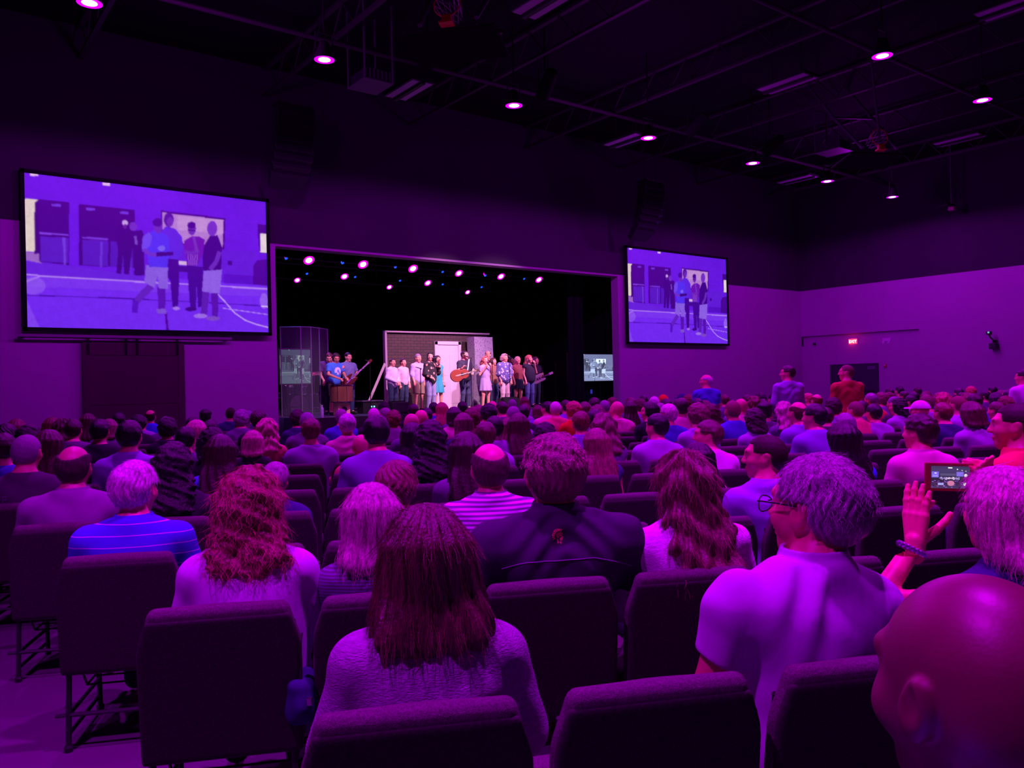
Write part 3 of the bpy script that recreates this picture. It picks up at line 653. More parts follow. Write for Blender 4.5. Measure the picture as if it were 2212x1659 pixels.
for (px, py), l in zip(((642, 605), (841, 620), (1010, 631)), ('left', 'middle', 'right')):
    stage_lamp(px, py, 30.0, 5.9, .085, M['lens_pink'], M['lens_pink_halo'], '%s of three small pink stage lamps in the rearmost row' % l, 'pink stage lamps, rear row')
bl = [(618, 558, 25.3), (663, 591, 28.2), (740, 568, 25.3), (767, 598, 28.2), (854, 577, 25.3), (864, 606, 28.2), (956, 587, 25.3), (956, 614, 28.2), (1048, 595, 25.3), (1040, 620, 28.2), (1132, 602, 25.3)]
for i, (px, py, y) in enumerate(bl):
    p = at_y(px, py, y)
    par_can('blue_light', p, .032, .12, M['lens_blue'], M['lens_blue'], 'tiny blue stage lamp in the %s row, %s from the left' % ('upper' if y < 26 else 'lower', colname[sum(1 for q in bl[:i] if q[2] == y)]),
            'tiny blue stage lamps', tilt=(-.75, 0), stem=max((6.5 if y < 26 else 6.2) - p.z, .35))
# coloured back light on the band
for x, c in ((10, (1, .0, .8)), (14, (.8, 0, 1)), (18, (1, 0, .7)), (12, (.1, .15, 1)), (17, (.1, .1, 1))):
    spot('back_light', (x, 25.5, 6.0), (x + .5, 21.5, 1.0), 420, c, 70, .8)
spot('blue_wash', (9.0, 22.0, 5.2), (9.2, 21.2, .85), 160, (.1, .15, 1), 90, .8); spot('blue_wash', (20.4, 23.0, 5.2), (20.0, 23.5, .85), 140, (.12, .05, 1), 90, .8)

# ------------------------------------------------------------------ stage set: brick flat with door, textured column, screens, drum shield
def brick_mat():
    m = bpy.data.materials.new('brick_flat'); m.use_nodes = True; nt = m.node_tree; N = nt.nodes; L = nt.links; b = N['Principled BSDF']; b.inputs['Roughness'].default_value = .85
    tc = N.new('ShaderNodeTexCoord'); sx = N.new('ShaderNodeSeparateXYZ'); cx = N.new('ShaderNodeCombineXYZ'); L.new(tc.outputs['Object'], sx.inputs[0])
    L.new(sx.outputs[0], cx.inputs[0]); L.new(sx.outputs[2], cx.inputs[1]); br = N.new('ShaderNodeTexBrick'); L.new(cx.outputs[0], br.inputs['Vector'])
    br.inputs['Color1'].default_value = (.045, .022, .020, 1); br.inputs['Color2'].default_value = (.06, .03, .026, 1); br.inputs['Mortar'].default_value = (.02, .014, .016, 1)
    br.inputs['Scale'].default_value = 1.0; br.inputs['Brick Width'].default_value = .24; br.inputs['Row Height'].default_value = .095; br.inputs['Mortar Size'].default_value = .012
    L.new(br.outputs[0], b.inputs['Base Color']); return m
M['brick'] = brick_mat(); M['white_paint'] = mat('white_paint', (.62, .50, .56), .55)
FY = 23.1
a = at_y(833, 719, FY); bq = at_y(1052, 724, FY); zt = (a.z + bq.z) / 2 + .02
fl = empty('brick_flat', ((a.x + bq.x) / 2, FY, SZ), 0, 'tall brick patterned scenery flat with a pink white door, behind the singers', 'stage flat'); fw = bq.x - a.x; fh = zt - SZ
MB().box((0, .03, fh / 2), (fw, .04, fh)).build('brick_panel', M['brick'], fl)
MB().box((-fw / 2 - .03, 0, fh / 2), (.07, .14, fh + .03)).box((0, 0, fh + .02), (fw + .12, .14, .05)).build('frame_edge', mat('flat_wood', (.26, .18, .24), .7), fl)
dl = at_y(938, 740, FY).x - fl.location.x; dr = at_y(994, 740, FY).x - fl.location.x; dtop = at_y(966, 738, FY).z - SZ
do = MB().box(((dl + dr) / 2, -.005, dtop / 2 - .05), (dr - dl - .2, .03, dtop - .1)).build('door', M['white_paint'], fl)
mb = MB()
for i in range(2):
    for j in range(2): mb.box(((dl + dr) / 2 + (i - .5) * .42, -.022, .55 + j * .95), (.30, .012, .75), bev=.004)
mb.build('door_moulding', M['white_paint'], do); MB().lathe([(.01, 0), (.03, .03), (.02, .05)], 12, T(dr - .25, -.03, 1.0, PI / 2)).build('door_knob', M['chrome'], do)
MB().box((dl + .05, -.02, dtop / 2), (.11, .06, dtop)).box((dr - .05, -.02, dtop / 2), (.11, .06, dtop)).box(((dl + dr) / 2, -.02, dtop - .05), (dr - dl, .06, .11)).build('door_casing', M['white_paint'], fl)
p1_ = at_y(831, 786, FY - .0); p2_ = at_y(790, 884, FY - .35)
MB().tube([(p1_.x - fl.location.x, -.02, p1_.z - SZ), (p2_.x - fl.location.x, -.35, max(p2_.z - SZ, .05))], .055, 4).box((p2_.x - fl.location.x + .3, -.3, .04), (.9, .08, .07)).build('brace', bpy.data.materials['flat_wood'], fl)
# tall textured fabric column
CY = 22.75; q0 = at_y(1012, 735, CY); q1 = at_y(1056, 735, CY); zt = at_y(1034, 729, CY).z
M['stone'] = floral('stone_fabric', (.24, .21, .28), (.15, .13, .18), 15)
mb = MB(); wd = (q1.x - q0.x) / 2 * .93; hh = zt - SZ
for s in (-1, 1):
    n = 10; vs = []; fs = []
    for i in range(n + 1):
        z = hh * i / n; tw = .18 * math.sin(z * 1.7 + s); x0_ = s * wd * .5 - wd * .5 + tw * .2; x1_ = s * wd * .5 + wd * .5 + tw * .2
        vs += [(x0_ * (1.15 - .15 * i / n), -.25 + s * .04, z), (x1_ * (1.15 - .15 * i / n), -.30, z), (x1_ * (1.15 - .15 * i / n), .15, z), (x0_ * (1.15 - .15 * i / n), .15, z)]
    for i in range(n):
        for k in range(4): a_ = i * 4 + k; b_ = i * 4 + (k + 1) % 4; fs.append((a_, b_, b_ + 4, a_ + 4))
    fs += [(3, 2, 1, 0), tuple(n * 4 + k for k in range(4))]; mb.add(vs, fs)
o = mb.build('scenery_column', M['stone']); o.location = ((q0.x + q1.x) / 2, CY, SZ); tag(o, 'tall grey marbled scenery column leaning beside the brick flat', 'scenery column')
# stage TV screens on stands
M['tv'] = pic_mat('tv_picture', (1, 1, 1.25), 1.0, (.01, .01, .01)); M['tv_dim'] = pic_mat('tv_picture_dim', (.8, 1.0, .9), .33, (.01, .01, .01))
def tv(px0, py0, px1, py1, y, m, label, leans=0.0):
    a_ = at_y(px0, py0, y); b_ = at_y(px1, py1, y); w = b_.x - a_.x; h = a_.z - b_.z; cz = (a_.z + b_.z) / 2
    o = empty('stage_screen', ((a_.x + b_.x) / 2, y, SZ), 0, label, 'screen')
    link('screen_picture', grid_mesh('tv_picture', PIC_TV[::2, ::2], w - .08, h - .08), m, o).location = (0, -.04, cz - SZ)
    MB().box((0, .02, cz - SZ), (w, .10, h), bev=.01).build('bezel', M['black'], o)
    mb = MB()
    for s in (-1, 1): mb.tube([(s * w * .2, .08, 0), (s * w * .2, .08, cz - SZ + h * .3)], .03, 8).box((s * w * .2, .05, .02), (.08, .7, .04))
    mb.box((0, .08, .25), (w * .4, .03, .04)); mb.build('stand', M['metal_dark'], o); return o
tv(1226, 763, 1329, 824, 22.9, M['tv'], 'bright flat stage screen on a stand at the right of the stage')
tv(600, 752, 673, 831, 22.6, M['tv_dim'], 'dim greenish stage screen at the left edge of the stage, behind the clear drum shield')
# flight case / amps under the right screen
for px, lab in ((1247, 'left'), (1268, 'right')):
    p = at_y(px, 846, 23.6); o = empty('speaker_case', (p.x, 23.6, SZ), 0, 'dark tall speaker case with a small blue label under the right stage screen, %s one' % lab, 'speaker'); MB().box((0, 0, .55), (.46, .5, 1.1), bev=.02).build('cabinet', mat('case', (.02, .018, .04), .5) if 'case' not in bpy.data.materials else bpy.data.materials['case'], o)
    MB().box((0, -.255, p.z - SZ), (.09, .01, .16)).build('label_plate', mat('plate_blue', (.1, .12, .6), .4, emit=(.05, .06, .6), estr=.5) if 'plate_blue' not in bpy.data.materials else bpy.data.materials['plate_blue'], o)
# clear drum shield
M['acryl'] = mat('acrylic', (.55, .45, .7), .12, alpha=.055)
sh = empty('drum_shield', (0, 0, SZ), 0, 'clear acrylic drum shield with thin metal posts on the left of the stage', 'drum shield')
pts = [at_y(606, 750, 22.3), at_y(650, 747, 22.0), at_y(672, 748, 22.0), at_y(690, 749, 22.25), at_y(708, 750, 22.7)]
htop = 2.55
for i in range(len(pts) - 1):
    A = pts[i]; B_ = pts[i + 1]; MB().add([(A.x, A.y, .02), (B_.x, B_.y, .02), (B_.x, B_.y, htop), (A.x, A.y, htop), (A.x, A.y + .012, .02), (B_.x, B_.y + .012, .02), (B_.x, B_.y + .012, htop), (A.x, A.y + .012, htop)],
                                          [(0, 1, 2, 3), (5, 4, 7, 6), (3, 2, 6, 7), (0, 4, 5, 1)]).build('panel', M['acryl'], sh)
for A in pts: MB().tube([(A.x, A.y, 0), (A.x, A.y, htop + .02)], .016, 6).build('post', M['steel_pale'], sh)
MB().tube([(q.x, q.y, htop) for q in pts], .014, 6).build('top_rail', M['steel_pale'], sh)
# drum kit behind the shield
dk_ = at_y(640, 870, 23.6); dr_ = empty('drum_kit', (dk_.x, 23.6, SZ), 0, 'dark drum kit with glinting metal parts behind the clear shield', 'drum kit')
M['shell'] = mat('drum_shell', (.02, .02, .03), .2, spec=.7); M['cymbal'] = mat('cymbal', (.6, .45, .2), .3, 1.0)
def drum(par, name, x, y, z, r, h, m, rx=0.0):
    d_ = MB().lathe([(r * .98, -h / 2), (r, -h / 2), (r, h / 2), (r * .98, h / 2)], 28, T(x, y, z, rx)).build(name, m, par)
    mb = MB()
    for zz in (-h / 2, h / 2): mb.lathe([(r * 1.0, zz - .015), (r * 1.04, zz - .015), (r * 1.04, zz + .015), (r * 1.0, zz + .015)], 28, T(x, y, z, rx))
    for k in range(8):
        a_ = 2 * PI * k / 8; mb.tube([(r * 1.03 * math.cos(a_), r * 1.03 * math.sin(a_), -h / 2), (r * 1.03 * math.cos(a_), r * 1.03 * math.sin(a_), h / 2)], .006, 4, T(x, y, z, rx))
    mb.build('hoop_and_lugs', M['chrome'], d_); return d_
drum(dr_, 'bass_drum', 0, 0, .30, .28, .42, M['shell'], PI / 2); drum(dr_, 'tom_drum', -.22, .0, .78, .15, .22, M['shell'], .3); drum(dr_, 'tom_drum', .2, .0, .78, .16, .24, M['shell'], .3)
drum(dr_, 'floor_tom', .62, .2, .4, .22, .42, M['shell']); drum(dr_, 'snare_drum', -.6, .15, .6, .18, .14, M['shell'])
for x, z, t_ in ((-.75, 1.15, .25), (.7, 1.25, -.2), (-.1, 1.35, .2)):
    c_ = MB().lathe([(.01, .03), (.05, .02), (.24, 0), (.24, -.004), (.01, .02)], 28, T(x, .25, z, .2, t_)).build('cymbal', M['cymbal'], dr_)
    MB().tube([(x, .25, z), (x, .28, 0)], .012, 6).build('cymbal_stand', M['chrome'], c_)
# wooden drum on a pale box drum
M['maple'] = mat('drum_wood', (.20, .07, .045), .3, noise=(6, .8, 1.2), stretch=(1, 1, .3))
KD = 21.0
p = at_y(738, 850, KD); h0 = at_y(738, 831, KD).z - at_y(738, 869, KD).z; rr = (at_y(762, 850, KD).x - at_y(713, 850, KD).x) / 2
cj = empty('cajon', (p.x, KD + .02, SZ), 0, 'pale wooden box drum with a round black sound hole, under the wooden drum', 'cajon')
ct = at_y(740, 870, KD).z - SZ; MB().box((0, 0, ct / 2), (.36, .34, ct - .01), bev=.01).build('box', mat('cajon_wood', (.85, .42, .30), .5), cj)
MB().lathe([(.001, 0), (.075, 0), (.075, .01), (.001, .01)], 24, T(.0, -.185, ct * .5, PI / 2)).build('sound_hole', M['black'], cj)
dw = empty('wooden_drum', (p.x, KD, SZ + ct), 0, 'large wooden drum with chrome hoops resting on the pale box drum', 'drum')
drum(dw, 'shell', 0, 0, h0 / 2 + .012, rr * .93, h0 - .03, M['maple']); MB().lathe([(.001, 0), (rr * .9, 0), (rr * .9, .006), (.001, .006)], 28, T(0, 0, h0)).build('drum_head', M['white_plastic'], dw)
# water bottle
p = at_y(696, 904, 20.2); M['bottle'] = mat('bottle_plastic', (.75, .65, .9), .15, alpha=.75)
o = empty('water_bottle', (p.x, 20.2, SZ), 0, 'clear water bottle standing on the stage floor left of the pale box drum', 'bottle')
MB().lathe([(.03, 0), (.034, .01), (.034, .12), (.030, .14), (.034, .16), (.034, .2), (.014, .235), (.014, .25)], 16, T(s=1.25)).build('bottle_body', M['bottle'], o, smooth=True)
MB().lathe([(.016, .25), (.016, .27), (.001, .27)], 12, T(s=1.25)).build('cap', M['white_plastic'], o)
# floor monitors / small mixer with blue readout / case
def wedge(px, py, y, label, rz=0.0, w=.6):
    p = at_y(px, py, y); o = empty('floor_monitor', (p.x, y, SZ), rz, label, 'speaker')
    MB().prism([(-w / 2, 0), (w / 2, 0), (w / 2, .34), (-w / 2, .34)], -.18, .2).build('cabinet', M['black'], o)
    MB().add([(-w / 2, -.18, .02), (w / 2, -.18, .02), (w / 2, .0, .36), (-w / 2, .0, .36), (-w / 2, -.20, .04), (w / 2, -.20, .04), (w / 2, -.02, .38), (-w / 2, -.02, .38)], [(4, 5, 6, 7), (0, 4, 7, 3), (1, 2, 6, 5), (3, 7, 6, 2), (0, 1, 5, 4)]).build('grille', M['black_matte'], o); return o
wedge(857, 893, 20.3, 'black wedge monitor on the stage floor in front of the white topped singer', .2); wedge(1100, 893, 20.4, 'black wedge monitor on the stage floor in front of the floral tunic singer')
p = at_y(798, 868, 21.9); o = empty('amplifier_rack', (p.x, 21.9, SZ), 0, 'low dark amplifier rack with tiny blue readouts left of the brick flat brace', 'amplifier')
ht = at_y(798, 866, 21.9).z - SZ; MB().box((0, 0, ht / 2), (.62, .4, ht), bev=.01).build('cabinet', M['black'], o); MB().box((0, 0, ht), (.7, .46, .03)).build('top_tray', bpy.data.materials['mast'], o)
MB().box((-.04, -.205, ht * .55), (.04, .01, .04)).box((.05, -.205, ht * .55), (.04, .01, .04)).build('readout', mat('readout', (.1, .3, .5), .4, emit=(.15, .7, 1), estr=3), o)
# microphone stands
def mic_stand(px, ytop, y, label, boom=None, mic=True, name='microphone_stand'):
    p = at_y(px, ytop, y); h = p.z - SZ; o = empty(name, (p.x, y, SZ), 0, label, 'microphone stand')
    MB().lathe([(.14, 0), (.14, .015), (.03, .03), (.015, .05)], 20).build('base', M['metal_dark'], o)
    MB().tube([(0, 0, .03), (0, 0, h)], .012, 8).build('pole', M['metal_dark'], o)
    tip = Vector((0, 0, h))
    if boom: tip = Vector((boom[0], boom[1], h + boom[2])); MB().tube([(-boom[0] * .25, -boom[1] * .25, h - boom[2] * .25), tip], .009, 6).build('boom_arm', M['metal_dark'], o)
    if mic:
        m_ = MB().tube([tip, tip + Vector((-.02, .03, .03)), tip + Vector((-.09, .12, .06))], [.013, .014, .011], 8).build('microphone', M['black'], o); MB().lathe([(.005, -.025), (.024, -.01), (.026, .01), (.012, .028)], 12, T(tip.x + .01, tip.y - .01, tip.z)).build('microphone_head', M['chrome'], m_)
    return o
mic_stand(908, 797, 20.6, 'thin microphone stand left of the floral kimono singer'); mic_stand(1017, 773, 20.7, 'microphone stand in front of the guitar playing singer', (-.12, .05, .04))
mic_stand(1063, 782, 20.6, 'microphone stand right of the red haired singer'); mic_stand(1100, 770, 20.6, 'microphone stand in front of the singer in the blue floral tunic')
mic_stand(1171, 795, 21.4, 'boom microphone stand in front of the rear guitarist at the right', (-.3, -.1, .12)); mic_stand(1200, 785, 22.6, 'lone slim microphone stand right of the band', mic=False); mic_stand(799, 782, 21.6, 'microphone stand beside the bass player', mic=True)
# music stand and keyboard silhouette behind the singers
p = at_y(1086, 838, 22.1); o = empty('keyboard_stand', (p.x, 22.1, SZ), 0, 'dark keyboard on a crossed stand behind the floral tunic singer', 'keyboard'); MB().box((0, 0, .95), (1.1, .32, .10), bev=.01).build('keyboard', M['black'], o)
MB().tube([(-.4, 0, 0), (.4, 0, .9)], .02, 6).tube([(.4, 0, 0), (-.4, 0, .9)], .02, 6).build('stand', M['steel_pale'], o)
# ------------------------------------------------------------------ people
def lp(a, b, t): return tuple(a[i] + (b[i] - a[i]) * t for i in range(3))
def seated(**k):
    J = dict(P=(0, -.10, .55), C=(0, -.115, .86), N=(0, -.10, 1.035), H=(0, -.055, 1.185), yaw=0, pitch=0, roll=0, hs=1.07, w=1.0, b=1.0, arm=1.0,
             sh=[(-.184, -.110, .942), (.184, -.110, .942)], el=[(-.245, -.06, .72), (.245, -.06, .72)], wr=[(-.13, .17, .63), (.13, .17, .63)],
             hd=[(.35, .9, -.1), (-.35, .9, -.1)], hip=[(-.09, -.08, .52), (.09, -.08, .52)], kn=[(-.12, .36, .52), (.12, .36, .52)], an=[(-.12, .38, .10), (.12, .38, .10)], toe=[(-.13, .54, .035), (.13, .54, .035)], seat=True)
    J.update(k); w = J['w']; J['sh'] = [(x * w, y, z) for x, y, z in J['sh']]; J['el'] = [(x * w, y, z) for x, y, z in J['el']]
    return J
def standing(**k):
    J = dict(P=(0, 0, .93), C=(0, .0, 1.22), N=(0, -.015, 1.43), H=(0, .02, 1.585), yaw=0, pitch=0, roll=0, hs=1.04, w=1.0, b=1.0, arm=1.0,
             sh=[(-.180, -.01, 1.350), (.180, -.01, 1.350)], el=[(-.235, -.02, 1.10), (.235, -.02, 1.10)], wr=[(-.23, .04, .86), (.23, .04, .86)],
             hd=[(0, .1, -1), (0, .1, -1)], hip=[(-.09, 0, .90), (.09, 0, .90)], kn=[(-.10, .02, .49), (.10, .02, .49)], an=[(-.11, -.02, .09), (.11, -.02, .09)], toe=[(-.13, .14, .035), (.13, .14, .035)], seat=False)
    J.update(k); w = J['w']; J['sh'] = [(x * w, y, z) for x, y, z in J['sh']]
    return J
def hloc(J):
    R = (Matrix.Rotation(math.radians(J['yaw']), 3, 'Z') @ Matrix.Rotation(math.radians(J['pitch']), 3, 'X') @ Matrix.Rotation(math.radians(J['roll']), 3, 'Y')).transposed()
    H = J['H']; s = J['hs']; R = np.array(R, np.float32)
    def f(p):
        x = (p[0] - H[0]) / s; y = (p[1] - H[1]) / s; z = (p[2] - H[2]) / s
        return (R[0, 0] * x + R[0, 1] * y + R[0, 2] * z, R[1, 0] * x + R[1, 1] * y + R[1, 2] * z, R[2, 0] * x + R[2, 1] * y + R[2, 2] * z)
    return f
def cran(q): return sm(ell(q, (0, -.014, .034), (.077, .097, .086)), ell(q, (0, -.052, .0), (.066, .058, .07)), .04)
def head_sdf(q, ears=True):
    ax = (np.abs(q[0]), q[1], q[2])
    d = cran(q)
    d = sm(d, ell(q, (0, .028, -.028), (.059, .064, .086)), .045)
    d = sm(d, ell(q, (0, .058, -.093), (.028, .026, .024)), .04)
    d = sm(d, ell(ax, (.042, .052, -.022), (.026, .026, .022)), .03)
    d = sm(d, rc(ax, (.0, .090, .034), (.044, .072, .036), .012, .010), .018)
    d = smx(d, -ell(ax, (.031, .100, .012), (.017, .016, .013)), .012)
    d = sm(d, ell(ax, (.030, .079, .010), (.0135, .0135, .0125)), .004)
    d = sm(d, rc(q, (0, .090, .022), (0, .112, -.020), .008, .012), .014)
    d = sm(d, ell(ax, (.010, .103, -.024), (.009, .010, .008)), .008)
    d = sm(d, ell(q, (0, .090, -.052), (.026, .012, .007)), .006); d = sm(d, ell(q, (0, .088, -.064), (.022, .012, .008)), .005)
    if ears:
        e = ell((ax[0] - .079 - (q[2]) * .12, q[1] * .94 + q[2] * .30 + .012, q[2] + .004), (0, 0, 0), (.011, .021, .034))
        e = smx(e, -ell((ax[0] - .090, q[1] + .010, q[2] - .004), (0, 0, 0), (.009, .012, .020)), .006)
        d = sm(d, e, .008)
    return d
def torso_sdf(p, J, g=0.0, arms=0.0):
    P, C, N = J['P'], J['C'], J['N']; w, b = J['w'], J['b']; mid = lp(P, C, .5)
    d = ell(p, P, (.165 * (b + w) / 2 + g, .125 * b + g, .125 + g))
    d = sm(d, ell(p, (mid[0], mid[1] + .012 * b, mid[2]), (.148 * b + g, .118 * b + g, .20 + g)), .08)
    d = sm(d, ell(p, C, (.168 * w + g, .118 * (.5 + .5 * b) + g, .19 + g)), .08)
    L, R = J['sh']; nb = (N[0], N[1] - .01, N[2] - .02)
    for s in (L, R):
        d = sm(d, rc(p, lp(C, s, .55), s, .082 * w + g, .058 * J['arm'] + g), .07)
        d = sm(d, rc(p, nb, lp(nb, s, .80), .062 + g, .044 + g), .06)
    return d
def body_fn(J, ears=True, hand=True):
    hl = hloc(J)
    def f(p):
        d = torso_sdf(p, J); N = J['N']; q = hl(p); a = J['arm']
        H = J['H']; nk = (H[0], H[1] - .03, H[2] - .05)
        d = sm(d, rc(p, (N[0], N[1] + .005, N[2] - .03), nk, .062 * (.8 + .2 * a), .056 * (.8 + .2 * a)), .05)
        for i in (0, 1):
            s, e, wv, h = J['sh'][i], J['el'][i], J['wr'][i], J['hd'][i]
            d = sm(d, rc(p, s, e, .052 * a, .041 * a), .04); d = sm(d, rc(p, e, wv, .041 * a, .027), .015)
            if hand:
                hv = Vector(h).normalized(); wv = Vector(wv); pc = wv + hv * .055
                d = sm(d, rc(p, tuple(wv), tuple(wv + hv * .085), .025, .034), .02)
                up = Vector((0, 0, 1)) if abs(hv.z) < .7 else Vector((0, 1, 0)); sd = hv.cross(up).normalized(); cu = sd.cross(hv).normalized()
                for k in range(4):
                    o_ = sd * ((k - 1.5) * .019); b0 = wv + hv * .085 + o_; b1 = b0 + hv * (.038 - .003 * abs(k - 1)) - cu * .012; b2 = b1 + hv * .018 - cu * .026
                    d = sm(d, rc(p, tuple(b0), tuple(b1), .0105, .0098), .006); d = sm(d, rc(p, tuple(b1), tuple(b2), .0098, .0085), .004)
                ts = sd * (1 if i == 0 else -1); t0 = wv + hv * .03 + ts * .022; t1 = t0 + hv * .035 + ts * .026; d = sm(d, rc(p, tuple(t0), tuple(t1), .0125, .0105), .01)
            d = sm(d, rc(p, J['hip'][i], J['kn'][i], .088, .058), .04); d = sm(d, rc(p, J['kn'][i], J['an'][i], .054, .038), .02)
            d = sm(d, rc(p, J['an'][i], J['toe'][i], .040, .030), .02)
        return sm(d, head_sdf(q, ears) * J['hs'], .02)
    return f
def tint_of(v, J, brow=.35):
    q = hloc(J)((v[:, 0], v[:, 1], v[:, 2])); t = np.ones((len(v), 3), np.float32)
    ax = np.abs(q[0]); ins = (q[1] > .05)
    lip = ins & (ell(q, (0, .093, -.058), (.026, .02, .013)) < 0); t[lip] = (.85, .45, .5)
    eye = ins & (ell((ax, q[1], q[2]), (.030, .090, .010), (.015, .016, .008)) < 0); t[eye] = (.55, 1.2, 1.6)
    pup = ins & (ell((ax, q[1], q[2]), (.030, .094, .010), (.007, .012, .007)) < 0); t[pup] = (.05, .08, .1)
    br = ins & (ell((ax, q[1], q[2]), (.034, .088, .034), (.020, .025, .005)) < 0); t[br] = (brow, brow, brow)
    return t
# ---- hair, in head coordinates
def hairline(q, low=-.072, front=.052, top=.074):
    """positive where no hair grows: face, ears, nape"""
    face = np.minimum(q[1] - front + .25 * np.maximum(-q[2], 0), top - q[2] + .0)     # in front and below the forehead line
    ear = np.minimum(np.minimum(q[1] + .040, .026 - q[2]), np.abs(q[0]) - .045)
    nape = low - q[2] - .35 * np.minimum(q[1] + .06, 0) * 0
    return np.maximum(np.maximum(face, ear), nape)
BACKX = {}
def hair_fn(J, style, L=.25, seed=0.0, vol=1.0):
    hl = hloc(J); s_ = J['hs']
    def f(p):
        q = hl(p); c = cran(q); at = np.arctan2(q[0], -(q[1] + .02))
        back = np.maximum(q[1] - .035, 0)
        if style in ('short', 'spiky', 'flat', 'boy', 'side'):
            t = {'short': .013, 'spiky': .020, 'flat': .016, 'boy': .024, 'side': .019}[style] * vol
            t_ = t * (.55 + .45 * np.clip((q[2] + .05) / .09, 0, 1))
            a, fr = (.0022, 31) if style != 'boy' else (.0035, 19)
            amp = a * np.sin(at * fr + 5 * np.sin(q[2] * 40 + seed) + seed) + .003 * wob(q, 90, seed)
            if style == 'spiky': amp = amp + .006 * wob(q, 120, seed) * np.clip((q[2] - .02) / .06, 0, 1)
            if style == 'side': amp = amp + .014 * np.clip(q[2] / .1, 0, 1) * np.clip(.5 - q[0] * 6, 0, 1)
            if style == 'flat': t_ = t_ + .022 * np.clip((q[2] - .05) / .05, 0, 1)
            d = c - t_ + amp
            return smx(d, hairline(q), .010) * s_
        if style == 'buzz':
            return smx(c - .005 * vol + .0012 * wob(q, 200, seed), hairline(q), .006) * s_
        if style == 'ring':     # balding: short sides and back, bare crown
            d = c - .009 * vol + .002 * wob(q, 110, seed) + .002 * np.sin(at * 30 + seed)
            crown = -(ell(q, (0, -.012, .105), (.074, .128, .088)))
            return smx(smx(d, hairline(q), .008), crown, .012) * s_
        if style == 'cap':
            d = c - .020; brim = rbox((q[0], q[1] - .12, q[2] - .045 + .9 * q[0] ** 2 * 5), (0, 0, 0), .065, .06, .004, .003)
            return sm(smx(d, .030 - q[2], .004), brim, .008) * s_
        # long styles: cap plus a falling mass
        cap = c - .022 * vol
        z = q[2]; k = np.clip((.03 - z) / (L + .03), 0, 1)
        sh_ = np.clip((-.045 - z) / .11, 0, 1); sh_ = sh_ * sh_ * (3 - 2 * sh_); rx = (.092 + .010 * np.sin(k * 3.1)) * vol; ry = (.078 - .012 * sh_) * vol; cy = np.interp(z, [-.42, -.30, -.20, -.11, -.03, .03], [-.254, -.240, -.203, -.168, -.140, -.118]) + ry
        if style in ('long', 'curly_long', 'wavy'): rx = rx + .030 * k * vol; ry = ry - .020 * k
        if style == 'bob': rx = rx + .012 * np.sin(k * PI * .8)
        if style == 'pony': rx = .036 * vol + .0 * k; ry = .03 * vol; cy = -.085 - .02 * k
        x = np.abs(q[0] / rx); y = np.abs((q[1] - cy) / ry); pw_ = 2 + 1.3 * sh_; r_ = (x ** pw_ + y ** pw_ + 1e-9) ** (1 / pw_); fall = (r_ - 1) * np.minimum(rx, ry) * .9
        taper = .045 * np.clip((k - .75) / .25, 0, 1) ** 2; fall = fall + taper * (.6 + .5 * np.abs(np.sin(at * 7 + seed)))
        fall = smx(fall, -L - z + .012 * np.sin(at * 9 + seed), .02); fall = smx(fall, z - .045, .02)
        d = sm(cap, fall, .05)
        am = {'long': .0035, 'bob': .003, 'wavy': .006, 'curly': .007, 'curly_long': .008, 'pony': .003, 'afro': .006}[style]
        if style in ('curly', 'curly_long', 'afro'):
            d = d + am * wob(q, 75, seed) + am * .8 * wob(q, 150, seed + 2) + .004 * wob(q, 30, seed)
        else:
            d = d + am * np.sin(at * 17 + 2.2 * np.sin(z * 14 + seed) + seed) + am * .5 * np.sin(at * 41 + 3 * np.sin(z * 9 + seed))
            if style == 'wavy': d = d + .007 * np.sin(z * 55 + 3 * np.sin(at * 3 + seed))
        face = np.minimum(q[1] - .040, .070 - z); face = np.maximum(face, np.minimum(q[1] - .06, .09 - z))
        d = smx(d, face, .012)
        if style == 'pony': d = sm(smx(c - .014 + .002 * np.sin(at * 25), hairline(q), .01), d * 1.0 if False else smx(fall, z - .03, .02), .02)
        if style == 'afro': d = smx(c - .048 * vol + .007 * wob(q, 80, seed) + .004 * wob(q, 170, seed), np.maximum(np.minimum(q[1] - .05, .06 - z), -.085 - z), .015)
        if style == 'bun': d = d
        return d * s_
    def f2(p):
        d = f(p)
        if J.get('bun'):
            q = hl(p); d = sm(d, (ell(q, (0, -.10, .07), (.04, .035, .035)) + .003 * wob(q, 90, seed)) * s_, .01)
        return d
    return f2
